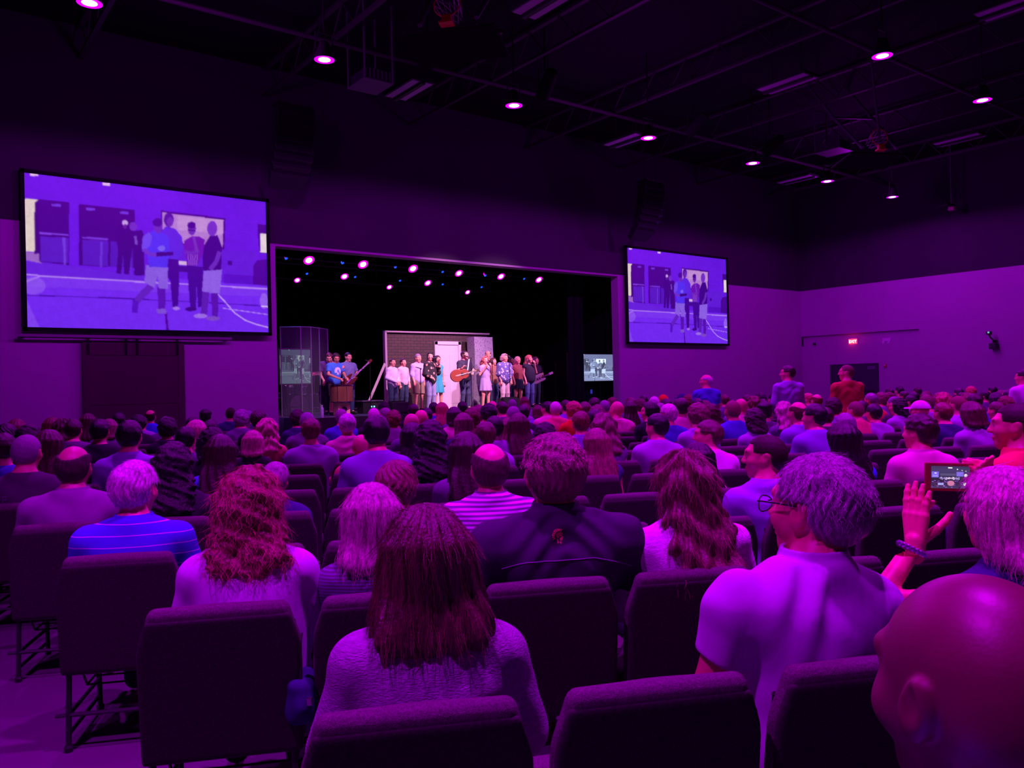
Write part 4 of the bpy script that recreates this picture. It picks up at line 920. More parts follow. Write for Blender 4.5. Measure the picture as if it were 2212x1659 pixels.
# ---- garments
def top_fn(J, sleeve=.62, g=.016, collar=0, seed=0.0, hem=None, neck=0.0, fold=.004, loose=0.0, hood=False):
    N = J['N']; a = J['arm']; H = J['H']
    def f(p):
        d = torso_sdf(p, J, g)
        if loose: d = sm(d, ell(p, lp(J['P'], J['C'], .4), (.19 * J['b'], .128 * J['b'], .26)), .1)
        for i in (0, 1):
            s, e, wv = J['sh'][i], J['el'][i], J['wr'][i]
            if sleeve <= 0: continue
            t = min(sleeve, 1.0); en = lp(s, e, t); r0 = .056 * a + g; r1 = .052 * a + g + loose * .02
            ax_ = Vector(e) - Vector(s); ax_.normalize()
            sl = rc(p, s, lp(s, e, t + .12) if sleeve < 1 else e, r0, r1)
            if sleeve < 1:
                pl = (p[0] - en[0]) * ax_.x + (p[1] - en[1]) * ax_.y + (p[2] - en[2]) * ax_.z; sl = smx(sl, pl, .006)
            d = sm(d, sl, .03)
            if sleeve > 1:
                t2 = min(sleeve - 1, 1) * .95; d = sm(d, rc(p, e, lp(e, wv, t2), .048 * a + g, .034 * a + g), .02)
        fo = fold * (np.sin((p[2] * 46 + p[0] * 22 * np.sign(p[0]) + 4 * np.sin(p[0] * 13 + seed) + 3 * np.sin(p[2] * 9 + seed * 2))) * np.clip(wob(p, 8, seed) + .35, 0, 1) + .6 * wob(p, 22, seed))
        d = d + fo
        # neck opening
        nk = (N[0], N[1] + .012, N[2] + .045 - neck); d = smx(d, -ell(p, nk, (.074 + neck * .6, .080 + neck * .4, .062 + neck * .3)), .008)
        d = smx(d, p[2] - (N[2] + .030 + .25 * (N[1] - p[1]) * 0), .012)
        if collar:
            hv = .040 * collar; rr = np.sqrt((p[0] - N[0]) ** 2 + ((p[1] - N[1] - .008) * .95) ** 2); rad = .080 + .35 * np.maximum(N[2] + .045 - p[2], 0)
            c_ = np.abs(rr - rad) - .0055; zz = p[2] - (N[2] + .005); c_ = smx(c_, np.abs(zz) - hv, .004); c_ = smx(c_, (p[1] - N[1] - .085), .004); d = sm(d, c_, .006)
        if hem is not None: d = smx(d, hem - p[2], .006)
        elif J['seat']: d = smx(d, .47 - p[2], .01)
        return d
    return f
def pants_fn(J, length=1.0, g=.012, loose=0.0, top=None):
    def f(p):
        P = J['P']; d = ell(p, P, (.165 * (J['b'] + J['w']) / 2 + g, .125 * J['b'] + g, .13 + g))
        for i in (0, 1):
            h, k, a = J['hip'][i], J['kn'][i], J['an'][i]
            if length <= .6:
                en = lp(h, k, length / .5 if length < .5 else 1.0); ax_ = (Vector(k) - Vector(h)).normalized(); sl = rc(p, h, k, .095 + g, .070 + g + loose)
                pl = (p[0] - en[0]) * ax_.x + (p[1] - en[1]) * ax_.y + (p[2] - en[2]) * ax_.z; d = sm(d, smx(sl, pl, .006), .03)
            else:
                d = sm(d, rc(p, h, k, .090 + g, .062 + g + loose), .03); d = sm(d, rc(p, k, lp(k, a, .97), .060 + g + loose, .046 + g + loose), .02)
        d = d + .003 * wob(p, 30, 1.0)
        tz = top if top is not None else P[2] + .12
        return smx(d, p[2] - tz, .01)
    return f
def skirt_fn(J, z0, z1, r0=.16, r1=.24, seed=0.0, flut=.012):
    P = J['P']
    def f(p):
        k = np.clip((z0 - p[2]) / (z0 - z1), 0, 1); at = np.arctan2(p[0] - P[0], p[1] - P[1])
        rr = np.sqrt((p[0] - P[0]) ** 2 + ((p[1] - P[1]) * 1.25) ** 2); d = rr - (r0 + (r1 - r0) * k ** .7) - flut * k * np.sin(at * 9 + seed)
        d = d * .8; d = smx(d, p[2] - z0, .02); d = smx(d, z1 - p[2], .006); return d
    return f
def shoes_fn(J, g=.010):
    def f(p):
        d = None
        for i in (0, 1):
            a, t = J['an'][i], J['toe'][i]; q = rc(p, (a[0], a[1] - .02, a[2] - .03), t, .040 + g, .036 + g); q = smx(q, p[2] - (a[2] + .01), .01); q = smx(q, t[2] - .034 - p[2], .006)
            d = q if d is None else np.minimum(d, q)
        return d
    return f
def bounds(J, kind):
    if kind == 'head':
        H = J['H']; return (H[0] - .2, H[1] - .26, H[2] - .22), (H[0] + .2, H[1] + .26, H[2] + .24)
    pts = [J['P'], J['C'], J['N'], J['H']] + J['sh'] + J['el'] + J['wr'] + J['hip'] + J['kn'] + J['an'] + J['toe']
    lo = [min(p[i] for p in pts) - .26 for i in range(3)]; hi = [max(p[i] for p in pts) + .26 for i in range(3)]
    lo[2] = max(lo[2], -.06)
    return lo, hi
def mk_body(J, h=.012, ears=True, tint=True, hand=True, hh=None):
    lo, hi = bounds(J, 'all'); v, q = surf(body_fn(J, ears, hand), lo, hi, h)
    if hh:     # finer mesh of the head and neck joined to the same skin
        zc = J['N'][2] + .02; bf = body_fn(J, ears, hand)
        keep = (v[q].mean(1)[:, 2] < zc + .004); q = q[keep]; used = np.unique(q); rm = -np.ones(len(v), int); rm[used] = np.arange(len(used)); v = v[used]; q = rm[q]
        H = J['H']; l2 = (H[0] - .17, H[1] - .2, zc - .012); h2 = (H[0] + .17, H[1] + .2, H[2] + .17)
        v2, q2 = surf(lambda p: np.maximum(bf(p), (zc - .008) - p[2]), l2, h2, hh); v, q = merge([(v, q), (v2, q2)])
    return np_mesh('body', v, q, tint_of(v, J) if tint else None)
def mk(f, J, h, name, kind='all', extra=None):
    lo, hi = bounds(J, kind)
    if extra: lo = [lo[i] + extra[0][i] for i in range(3)]; hi = [hi[i] + extra[1][i] for i in range(3)]
    v, q = surf(f, lo, hi, h); return np_mesh(name, v, q)
def mk_hair(J, style, h=.008, L=.25, seed=0.0, vol=1.0):
    H = J['H']; lo = (H[0] - .23, H[1] - .34, H[2] - max(.15, (L + .06) * J['hs'])); hi = (H[0] + .21, H[1] + .24, H[2] + .20)
    v, q = surf(hair_fn(J, style, L, seed, vol), lo, hi, h); return np_mesh('hair', v, q)

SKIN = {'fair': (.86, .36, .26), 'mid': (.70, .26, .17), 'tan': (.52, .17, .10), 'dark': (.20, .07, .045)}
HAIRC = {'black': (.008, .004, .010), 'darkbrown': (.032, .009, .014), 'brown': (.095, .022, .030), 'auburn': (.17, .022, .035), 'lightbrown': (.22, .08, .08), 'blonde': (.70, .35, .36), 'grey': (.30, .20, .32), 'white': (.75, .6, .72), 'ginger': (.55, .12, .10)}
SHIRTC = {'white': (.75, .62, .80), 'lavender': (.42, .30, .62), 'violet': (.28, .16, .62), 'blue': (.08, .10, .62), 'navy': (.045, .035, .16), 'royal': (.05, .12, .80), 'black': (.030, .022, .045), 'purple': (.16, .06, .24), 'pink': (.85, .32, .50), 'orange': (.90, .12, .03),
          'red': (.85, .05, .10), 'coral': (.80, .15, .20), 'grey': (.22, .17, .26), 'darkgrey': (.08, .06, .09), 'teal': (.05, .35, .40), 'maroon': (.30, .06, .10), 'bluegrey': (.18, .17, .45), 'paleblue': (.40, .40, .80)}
# ------------------------------------------------------------------ seating grid: rows turned 12 degrees from the camera axis
BE = math.radians(12); UD = Rv * math.cos(BE) + Fv * math.sin(BE); VD = -Rv * math.sin(BE) + Fv * math.cos(BE)
RZ = math.atan2(VD.y, VD.x) - PI / 2
def vrow(k): return 1.86 + 1.05 * k
def seat_pos(u, v): q = UD * u + VD * v; return Vector((q.x, q.y, 0))
def uv_of(p): p = Vector((p[0], p[1], 0)); return p.dot(UD), p.dot(VD)
M['chair_fabric'] = mat('chair_fabric', (.125, .06, .11), .85, spec=.25, noise=(160, .6, 1.5), bump=(340, .9, .004), stretch=(1.6, 1, 1))
M['chair_frame'] = mat('chair_frame', (.03, .025, .035), .4, .5)
def back_f(p):
    y = p[1] + .232 + (p[2] - .36) * .13; k = np.clip((p[2] - .72) / .16, 0, 1); hx = .266 - .036 * k * k * (3 - 2 * k)
    d = rbox((p[0] * .262 / hx, y, p[2] - .605), (0, 0, 0), .262, .034, .275, .032)
    x = p[0]; pad = ell((x, y - .030, p[2] - .62), (0, 0, 0), (.235, .022, .24)); return sm(d, pad, .03)
def seat_f(p):
    d = rbox(p, (0, .02, .435), .262, .245, .046, .035); return sm(d, ell(p, (0, .03, .462), (.23, .21, .032)), .03)
ME = {}
v_, q_ = surf(back_f, (-.32, -.40, .28), (.32, -.12, .95), .009); ME['back'] = np_mesh('backrest', v_, q_); ME['back'].materials.append(M['chair_fabric'])
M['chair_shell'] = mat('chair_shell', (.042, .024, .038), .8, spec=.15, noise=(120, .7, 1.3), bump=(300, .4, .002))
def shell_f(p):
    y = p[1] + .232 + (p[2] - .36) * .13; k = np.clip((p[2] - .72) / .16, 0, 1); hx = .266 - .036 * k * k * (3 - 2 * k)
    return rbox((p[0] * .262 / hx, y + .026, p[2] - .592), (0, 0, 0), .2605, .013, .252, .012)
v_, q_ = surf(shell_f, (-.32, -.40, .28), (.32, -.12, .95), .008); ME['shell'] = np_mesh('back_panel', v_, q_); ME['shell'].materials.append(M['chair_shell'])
v_, q_ = surf(seat_f, (-.32, -.28, .35), (.32, .32, .52), .012); ME['seat'] = np_mesh('seat', v_, q_); ME['seat'].materials.append(M['chair_fabric'])
def mesh_of(mb, name, m):
    o = mb.build(name, m); me = o.data; bpy.data.objects.remove(o); return me
ME['leg_r'] = [mesh_of(MB().tube([(s * .235, -.265, .80), (s * .235, -.235, .40), (s * .235, -.265, .012)], .013, 8).lathe([(.018, 0), (.020, .02), (.014, .03)], 10, T(s * .235, -.265, 0)), 'leg', M['chair_frame']) for s in (-1, 1)]
ME['leg_f'] = [mesh_of(MB().tube([(s * .235, .20, .40), (s * .235, .225, .012)], .013, 8).lathe([(.018, 0), (.020, .02), (.014, .03)], 10, T(s * .235, .225, 0)), 'leg', M['chair_frame']) for s in (-1, 1)]
mb = MB().tube([(-.235, -.24, .37), (.235, -.24, .37)], .012, 6).tube([(-.235, .2, .38), (.235, .2, .38)], .012, 6)
for s in (-1, 1):
    mb.tube([(s * .235, -.24, .38), (s * .235, .2, .38)], .012, 6).tube([(s * .235, -.255, .16), (s * .235, .215, .16)], .010, 6)
    mb.tube([(s * .235, -.262, .075), (s * .235, .22, .075)], .010, 6).tube([(s * .235, -.255, .16), (s * .289, -.255, .16)], .009, 6).tube([(s * .235, .2, .2), (s * .289, .2, .2)], .009, 6)
mb.tube([(-.235, -.255, .16), (.235, -.255, .16)], .010, 6)
ME['frame'] = mesh_of(mb, 'frame', M['chair_frame'])
ME['rack'] = mesh_of(MB().tube([(-.2, -.10, .24), (.2, -.10, .24)], .005, 5).tube([(-.2, .02, .24), (.2, .02, .24)], .005, 5).tube([(-.2, .14, .24), (.2, .14, .24)], .005, 5).tube([(-.2, -.2, .36), (-.2, -.1, .24), (-.2, .14, .24), (-.2, .19, .37)], .006, 5).tube([(.2, -.2, .36), (.2, -.1, .24), (.2, .14, .24), (.2, .19, .37)], .006, 5), 'book_rack', M['chair_frame'])
ORD = ['first', 'second', 'third', 'fourth', 'fifth', 'sixth', 'seventh', 'eighth', 'ninth', 'tenth', 'eleventh', 'twelfth', 'thirteenth', 'fourteenth', 'fifteenth', 'sixteenth', 'seventeenth', 'eighteenth', 'nineteenth', 'twentieth']
protos = {}
def chair_proto(full):
    r = empty('upholstered_chair'); put = lambda n, m: link(n, m, None, r)
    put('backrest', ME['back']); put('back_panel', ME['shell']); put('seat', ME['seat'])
    if full:
        for s in (0, 1): put('leg', ME['leg_r'][s]); put('leg', ME['leg_f'][s])
        put('book_rack', ME['rack'])
    put('frame', ME['frame']); return r
def dup(root):
    r = root.copy(); COL.objects.link(r)
    for ch in list(root.children):
        c = ch.copy(); COL.objects.link(c); c.parent = r
    return r
CHAIRS = {}
def on_screen_u(v, m=.3):
    a = -.632; b = .632; za = v / (math.cos(BE) - a * math.sin(BE)); zb = v / (math.cos(BE) - b * math.sin(BE))
    ua = a * za * math.cos(BE) + za * math.sin(BE); ub = b * zb * math.cos(BE) + zb * math.sin(BE); return ua - m, ub + m
SKY = [(0, 905), (100, 904), (200, 897), (300, 896), (420, 900), (480, 884), (560, 886), (600, 925), (640, 892), (665, 905), (690, 914), (715, 900), (736, 886), (770, 906), (800, 896), (828, 878), (860, 890), (900, 880), (950, 877), (1000, 876), (1050, 874), (1100, 873), (1130, 870), (1170, 874), (1200, 873), (1240, 872), (1300, 868), (1350, 866), (1400, 860), (1440, 857), (1500, 862), (1600, 862), (1680, 858), (1740, 852), (1800, 855), (1850, 850), (1900, 846), (1950, 840), (2000, 842), (2070, 842), (2150, 840), (2212, 838)]
def sky(px):
    return float(np.interp(px, [a for a, _ in SKY], [b for _, b in SKY]))
KMAX = 13
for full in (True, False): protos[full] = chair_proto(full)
first = {True: True, False: True}
rows = {}
for k in range(-1, KMAX + 1):
    v = vrow(k); ua, ub = on_screen_u(v + .1, .35)
    js = [j for j in range(int((ua - .16) / .575) - 1, int((ub - .16) / .575) + 2) if ua <= .16 + .575 * j <= ub]
    if k <= 3: js = [j for j in js if j >= -k]
    if k == -1: js = [2]
    for n, j in enumerate(js):
        p = seat_pos(.16 + .575 * j, v + .285)
        if k >= 6:
            px, py, w = project((p.x, p.y, 1.25))
            if py < sky(min(max(px, 0), 2212)) - 2: continue
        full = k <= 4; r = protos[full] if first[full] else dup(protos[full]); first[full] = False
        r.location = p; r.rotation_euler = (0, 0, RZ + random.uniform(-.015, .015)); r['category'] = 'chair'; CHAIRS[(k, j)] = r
        if k == -1: r['label'] = 'dark upholstered chair under the bald man at the bottom right corner'
        elif k <= 5:
            r['label'] = 'dark upholstered chair, %s from the left in the %s row from the camera' % (ORD[n], ORD[k]); r['group'] = 'upholstered chairs in the nearer rows'
        else:
            px, py, w = project((p.x, p.y, .9)); zone = 'under the left screen' if px < 600 else 'before the stage' if px < 1340 else 'towards the right wall'
            r['label'] = 'dark upholstered chair mostly hidden by people, in the %s row %s' % (ORD[k], zone); r['group'] = 'far chairs in the %s row %s' % (ORD[k], zone)

# ------------------------------------------------------------------ shared seated bodies, clothes and hair
YAWS = (0, 30, 62, -25)
JS = {'M': lambda **k: seated(**k), 'F': lambda **k: seated(w=.85, b=.9, arm=.84, hs=1.03, **k)}
PM = {}
for g in 'MF':
    for yw in YAWS: PM[('body', g, yw)] = mk_body(JS[g](yaw=yw), .013, hh=.0085)
    J = JS[g]()
    PM[('tee', g)] = mk(top_fn(J, .62, seed=1), J, .011, 'shirt'); PM[('long', g)] = mk(top_fn(J, 1.95, seed=2, collar=1), J, .011, 'shirt')
    PM[('polo', g)] = mk(top_fn(J, .68, collar=1, seed=3), J, .011, 'shirt'); PM[('pants', g)] = mk(pants_fn(J), J, .018, 'trousers')
    PM[('loose', g)] = mk(top_fn(J, .8, seed=5, loose=1, fold=.006, neck=.01), J, .012, 'shirt')
J = JS['F'](); PM[('tank', 'F')] = mk(top_fn(J, 0, seed=4, neck=.02), J, .012, 'shirt'); PM[('tank', 'M')] = PM[('tee', 'M')]
J = JS['M'](); PM['shoes'] = mk(shoes_fn(J), J, .014, 'shoes')
HST = {'short': ('short', .1, 1), 'spiky': ('spiky', .1, 1), 'flat': ('flat', .1, 1), 'boy': ('boy', .1, 1), 'side': ('side', .1, 1), 'ring': ('ring', .1, 1), 'buzz': ('buzz', .1, 1), 'cap': ('cap', .1, 1),
       'bob': ('bob', .14, 1), 'bob_full': ('bob', .13, 1.14), 'long': ('long', .30, 1), 'long_full': ('long', .34, 1.1), 'wavy': ('wavy', .26, 1.08), 'curly': ('curly', .16, 1.12), 'curly_long': ('curly_long', .30, 1.12), 'afro': ('afro', .1, 1), 'pony': ('pony', .22, 1), 'curly_short': ('afro', .1, .62)}
for nme, (st, L_, vo) in HST.items():
    for g in 'MF':
        if g == 'F' and nme in ('flat', 'cap', 'ring', 'buzz', 'spiky'): continue
        PM[('hair', nme, g)] = mk_hair(JS[g](), st, .0085, L_, seed=len(nme), vol=vo)
        if g == 'M' and nme in ('bob', 'bob_full', 'long', 'long_full', 'wavy', 'curly', 'curly_long', 'pony'): pass
def hm(style): return M['buzz'] if style in ('buzz', 'ring') else M['curl'] if style in ('curly', 'curly_long', 'afro', 'curly_short') else M['cloth'] if style == 'cap' else M['hair']
TOPH = {'M': 1.185 + 1.07 * .122 + .010, 'F': 1.185 + 1.03 * .122 + .016}
EXTRA = {'afro': .035, 'flat': .022, 'curly': .004, 'ring': -.004, 'buzz': -.006, None: -.01}
placed = []
def jitter(c, a=.06): return tuple(max(.004, q * (1 + random.uniform(-a, a))) for q in c)
def stand_at(px, py, k, top, z=None):
    r = ray(px, py); vd = r.dot(VD)
    if z is not None: P = CAM + r * z; return P, P.z
    if k is None:
        def cost(kk):
            Q = CAM + r * ((vrow(kk) + .215) / vd); u_, v_2 = uv_of(Q); v_2 += .0
            return abs(Q.z - 1.31) + (.10 if any(abs(u_ - a) < .44 and abs(v_2 + .05 - b) < .5 for (a, b), _ in placed) else 0)
        k = min(range(0, KMAX + 4), key=cost)
    P = CAM + r * ((vrow(k) + .215) / vd); return P, P.z
def add_person(px, py, k, g, style, hair, top, shirt, yaw, label, skin='fair', group=None, z=None, smin=.86):
    P, tz = stand_at(px, py, k, None, z); tt = TOPH[g] + EXTRA.get(style, 0)
    s = min(max(tz / tt, smin), 1.13); yb = min(YAWS, key=lambda a: abs(a - yaw)); dy = yaw - yb
    off = VD * (-.055 * s)                      # head sits behind the body origin
    loc = Vector((P.x, P.y, 0)) - off
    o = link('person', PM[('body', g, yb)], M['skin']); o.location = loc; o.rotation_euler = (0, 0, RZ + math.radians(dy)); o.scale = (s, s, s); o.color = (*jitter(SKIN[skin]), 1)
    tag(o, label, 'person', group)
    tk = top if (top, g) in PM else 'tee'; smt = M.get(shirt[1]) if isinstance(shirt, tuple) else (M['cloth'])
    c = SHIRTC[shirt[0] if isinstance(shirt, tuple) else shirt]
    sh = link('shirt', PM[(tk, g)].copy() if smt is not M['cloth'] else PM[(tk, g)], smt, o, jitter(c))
    pt = link('trousers', PM[('pants', g)], M['cloth'], o, (.03, .03, .06))
    if style:
        h = link('cap' if style == 'cap' else 'hair', PM[('hair', style, g if ('hair', style, g) in PM else 'M')], hm(style), o, jitter(HAIRC.get(hair) or SHIRTC[hair], .12))
        H = Vector(JS[g]()['H']); h.matrix_local = Matrix.Translation(H) @ Matrix.Rotation(math.radians(yb), 4, 'Z') @ Matrix.Translation(-H)
    placed.append((uv_of(loc), o)); return o
# x of the head, top of the head, row, build, hair, clothes, head turn, which one it is
AUD = [
 (36, 905, None, 'F', 'bob', 'auburn', 'tee', 'purple', 0, 'seated person with clipped up reddish hair at the far left edge below the left screen'),
 (14, 917, None, 'M', 'boy', 'black', 'tee', 'black', 0, 'seated person with wide black hair cut by the left picture edge'),
 (62, 920, None, 'F', 'curly_short', 'black', 'tee', 'black', 0, 'seated person with low fuzzy black hair right behind the clipped reddish head'),
 (112, 902, None, 'F', 'bob_full', 'auburn', 'tee', 'purple', 0, 'seated woman with rounded chestnut bob left of the barn door edge'),
 (136, 904, None, 'F', 'wavy', 'brown', 'tee', 'maroon', 0, 'seated woman with red brown waves just right of the chestnut bob'),
 (159, 905, None, 'M', 'short', 'darkbrown', 'tee', 'purple', 0, 'seated man with short dark hair and dark purple shirt left of the barn door'),
 (190, 893, None, 'F', 'long', 'brown', 'tank', 'violet', 0, 'seated woman with long brown hair under a pale headband and bare shoulders'),
 (216, 905, None, 'M', 'short', 'black', 'tee', 'black', 0, 'seated person with small dark head right of the pale headband woman'),
 (236, 905, None, 'F', 'bob', 'lightbrown', 'tee', 'purple', 0, 'seated person with light brown rounded hair before the barn door'),
 (257, 891, None, 'M', 'short', 'black', 'tee', 'black', 0, 'seated man with high black head directly before the barn door'),
 (299, 897, None, 'M', 'boy', 'black', 'tee', 'black', 20, 'seated man with full black hair left of the blue collared man'),
 (325, 885, None, 'M', 'ring', 'darkbrown', 'polo', 'royal', 0, 'seated man with thinning crown and bright blue collar at the barn door'),
 (362, 903, None, 'F', 'curly_short', 'black', 'tee', 'black', 0, 'seated woman with glossy pinned up black hair right of the blue collar'),
 (280, 907, 5, 'M', 'short', 'black', 'long', 'paleblue', 0, 'seated man with black hair and pale lavender shirt with dark back panel'),
 (8, 935, None, 'M', 'short', 'darkbrown', 'tee', 'blue', 0, 'seated man with dark head and blue shirt cut off at the left edge'),
 (58, 938, 4, 'M', 'buzz', 'grey', 'tee', 'darkgrey', 0, 'seated grey haired man in a dark tee with faint lettering'),
 (106, 928, 5, 'F', 'long', 'brown', 'tee', 'black', 0, 'seated woman with long brown hair between the grey and the bald man'),
 (373, 957, 3, 'F', 'curly_long', 'black', 'tee', 'black', 0, 'seated woman with long dark curls between the blue striped man and the wavy redhead'),
 (401, 921, 6, 'M', 'short', 'black', 'tee', 'purple', 0, 'seated person with round black hair left of the bright blonde'),
 (424, 907, None, 'F', 'long', 'blonde', 'tee', 'paleblue', -20, 'seated woman with bright parted blonde hair right of the barn door'),
 (417, 900, None, 'M', 'short', 'black', 'tee', 'black', 0, 'seated person with dark head peeping behind the parted blonde'),
 (444, 884, None, 'M', 'flat', 'black', 'tee', 'purple', 0, 'seated man with flat topped black hair against the left wall'),
 (458, 922, None, 'F', 'curly', 'black', 'tee', 'black', 0, 'seated woman with dark curls below the flat topped man'),
 (475, 939, 4, 'F', 'long_full', 'darkbrown', 'tee', 'blue', 0, 'seated woman with long very dark hair and blue top left of the redhead'),
 (498, 880, None, 'M', 'buzz', 'darkbrown', 'tee', 'navy', 0, 'seated man with cropped dark hair and navy shirt against the left wall'),
 (521, 886, None, 'F', 'curly_short', 'grey', 'tee', 'purple', 0, 'seated person with blurred grey curls right of the cropped navy man'),
 (558, 887, None, 'M', 'boy', 'darkbrown', 'tee', 'black', 0, 'seated person with dark round hair near the stage opening edge'),
 (546, 930, 6, 'F', 'bob', 'blonde', 'tee', 'black', 0, 'seated woman with straight blonde bob and black top'),
 (577, 904, 7, 'F', 'wavy', 'blonde', 'tank', 'coral', 0, 'seated woman with longer wavy blonde hair right behind the blonde bob'),
 (596, 997, 3, 'M', 'side', 'grey', 'tee', 'navy', -10, 'seated man with grey hair and navy shirt behind the curly redhead'),
 (642, 886, None, 'F', 'curly_short', 'darkbrown', 'tee', 'navy', 0, 'seated person with brown curls and dark shirt at the stage corner'),
 (663, 890, None, 'M', 'buzz', 'grey', 'tee', 'purple', 0, 'seated man with cropped greyish head behind the stage corner curls'),
 (671, 903, 6, 'M', 'short', 'auburn', 'tee', ('lavender', 'stripe_fine'), 0, 'seated man with reddish brown hair and finely striped lavender shirt'),
 (737, 883, None, 'M', 'buzz', 'grey', 'tee', 'blue', 0, 'seated man in a blue tee directly before the pale box drum'),
 (747, 893, 7, 'M', 'short', 'white', 'long', 'pink', 10, 'seated white haired man in a wrinkled pinkish white shirt'),
 (812, 896, 4, 'M', 'short', 'black', 'polo', 'violet', 0, 'large seated man with black hair and plain violet shirt, left centre'),
 (807, 881, None, 'M', 'buzz', 'white', 'tee', 'black', 0, 'seated person with small pale head above the violet shirted man'),
 (829, 867, None, 'F', 'afro', 'black', 'tee', 'black', 0, 'seated person with big black rounded hair at the stage edge'),
 (780, 938, 5, 'M', None, None, 'tee', 'coral', 0, 'seated bald man in coral pink shirt, mostly hidden left of the violet shirt'),
 (892, 872, None, 'M', 'short', 'darkbrown', 'tee', 'black', 0, 'seated person with dark hair below the white topped singer'),
 (909, 885, None, 'M', None, None, 'tee', 'purple', 0, 'seated bald man with shining pink crown, centre left'),
 (886, 893, None, 'M', None, None, 'tee', 'purple', 10, 'seated bald man with pale crown just left of the shining bald head'),
 (935, 869, None, 'M', 'short', 'black', 'tee', ('blue', 'stripe_fine'), 10, 'seated man with black hair and blue striped tee below the kimono singer'),
 (954, 869, None, 'F', 'long', 'ginger', 'tee', 'pink', 0, 'seated woman with straight strawberry blonde hair below the stage door'),
 (980, 879, None, 'F', 'bob', 'darkbrown', 'tee', 'pink', 0, 'seated person with dark bob and pale pink shirt below the stage door'),
 (998, 867, None, 'M', 'short', 'black', 'tee', 'black', 0, 'seated person with small black head below the guitar player'),
 (1000, 892, 7, 'F', 'long', 'lightbrown', 'tank', 'navy', 0, 'seated woman with straight light brown hair and bare shoulders in navy, centre'),
 (1019, 882, None, 'F', 'curly_short', 'auburn', 'tee', 'maroon', 0, 'seated person with small auburn curls left of the orange shirt'),
 (1031, 876, None, 'F', 'curly_short', 'lightbrown', 'tee', 'lavender', 10, 'seated person with light curls just left of the orange shirt'),
 (1052, 874, None, 'M', 'curly_short', 'black', 'tee', 'orange', 15, 'seated person with dark curls and bright orange shirt, centre'),
 (1063, 866, None, 'M', None, None, 'tee', 'pink', 0, 'seated bald person with pink crown below the red haired singer'),
 (1081, 867, None, 'M', 'short', 'darkbrown', 'tee', 'purple', 15, 'seated man with dark brown hair right of the pink bald crown'),
 (1067, 898, 6, 'M', 'short', 'black', 'tee', 'lavender', 0, 'seated dark haired man with lavender shirt behind the balding striped man', 'dark'),
 (1106, 862, None, 'M', 'buzz', 'grey', 'tee', 'purple', 0, 'seated person with cropped grey head below the floral tunic singer'),
 (1108, 877, None, 'M', 'buzz', 'grey', 'tee', 'lavender', 0, 'seated man with grey cropped head and lavender shirt, centre'),
 (1132, 857, None, 'F', 'bob', 'auburn', 'tee', 'lavender', 0, 'seated person with purple brown hair below the maroon blouse singer'),
 (1128, 874, None, 'M', 'short', 'black', 'tee', 'black', 0, 'seated person with narrow dark head below the maroon blouse singer'),
 (1118, 893, 6, 'F', 'long_full', 'brown', 'tank', 'navy', 0, 'seated woman with long brown hair and bare shoulders right of the dark haired man'),
 (1098, 902, 7, 'F', 'long', 'lightbrown', 'tank', 'pink', 0, 'seated woman with lighter long hair half hidden by the brown haired one'),
 (890, 913, 5, 'F', 'long', 'black', 'tee', 'royal', 0, 'seated woman with long straight black hair right of the violet shirted man'),
 (928, 909, 4, 'F', 'curly_long', 'black', 'tee', 'black', 0, 'seated woman with large mass of black curls, centre left'),
 (1005, 934, 3, 'F', 'long_full', 'darkbrown', 'tee', 'purple', 0, 'seated woman with half pinned long dark hair left of the balding striped man'),
 (1181, 867, None, 'M', 'short', 'black', 'polo', 'pink', 30, 'seated man with black hair and pale pink shirt facing left, right of centre'),
 (1199, 867, None, 'M', 'buzz', 'white', 'tee', 'coral', 0, 'seated person with bright white hair right of the pale pink shirt'),
 (1219, 864, None, 'M', 'short', 'darkbrown', 'tee', 'violet', 15, 'seated man with dark hair and violet shirt left of the orange topped woman'),
 (1236, 868, 9, 'F', 'curly_short', 'ginger', 'tee', 'orange', 35, 'seated woman with short ginger hair and bright orange top facing left'),
 (1253, 888, 6, 'M', 'short', 'auburn', 'polo', 'violet', 0, 'seated man with short auburn hair and violet shirt below the ginger woman'),
 (1262, 868, None, 'F', 'bob', 'brown', 'tee', 'purple', 0, 'seated person with brown hair behind the ginger woman'),
 (1283, 860, None, 'M', 'boy', 'darkbrown', 'tee', 'black', 0, 'seated person with dark full hair below the right stage screen'),
 (1289, 876, None, 'F', 'curly_short', 'lightbrown', 'tee', 'purple', 0, 'seated person with light curls above the long haired pair'),
 (1305, 864, None, 'M', 'buzz', 'grey', 'tee', 'purple', 0, 'seated person with grey purple head right of the light curls'),
 (1322, 859, None, 'F', 'curly_short', 'auburn', 'tee', 'maroon', 0, 'seated person with reddish curls behind the bald striped man'),
 (1332, 867, 9, 'M', None, None, 'tee', ('pink', 'stripe_wide'), 25, 'seated bald man in a white shirt with broad folds, right of centre'),
 (1302, 893, 5, 'F', 'wavy', 'lightbrown', 'tank', 'purple', 0, 'seated woman with long light brown hair behind the ombre haired woman'),
 (1287, 926, 4, 'F', 'long_full', 'lightbrown', 'tank', 'navy', 0, 'seated woman with very long straight ombre hair right of the big man in black'),
 (1176, 914, 5, 'F', 'curly_short', 'black', 'tank', 'purple', 0, 'seated woman with shiny dark hair peeping behind the big man in black'),
 (1359, 866, None, 'F', 'long', 'darkbrown', 'tee', 'purple', 0, 'seated woman with narrow long dark hair right of the bald striped man'),
 (1361, 858, None, 'M', 'short', 'brown', 'tee', 'purple', 0, 'seated person with small brown head at the right stage opening edge'),
 (1382, 862, None, 'F', 'curly_short', 'brown', 'tee', 'lavender', 20, 'seated person with brown curls facing left below the right screen'),
 (1389, 854, None, 'M', 'short', 'black', 'tee', 'black', 0, 'seated person with black head against the wall below the right screen'),
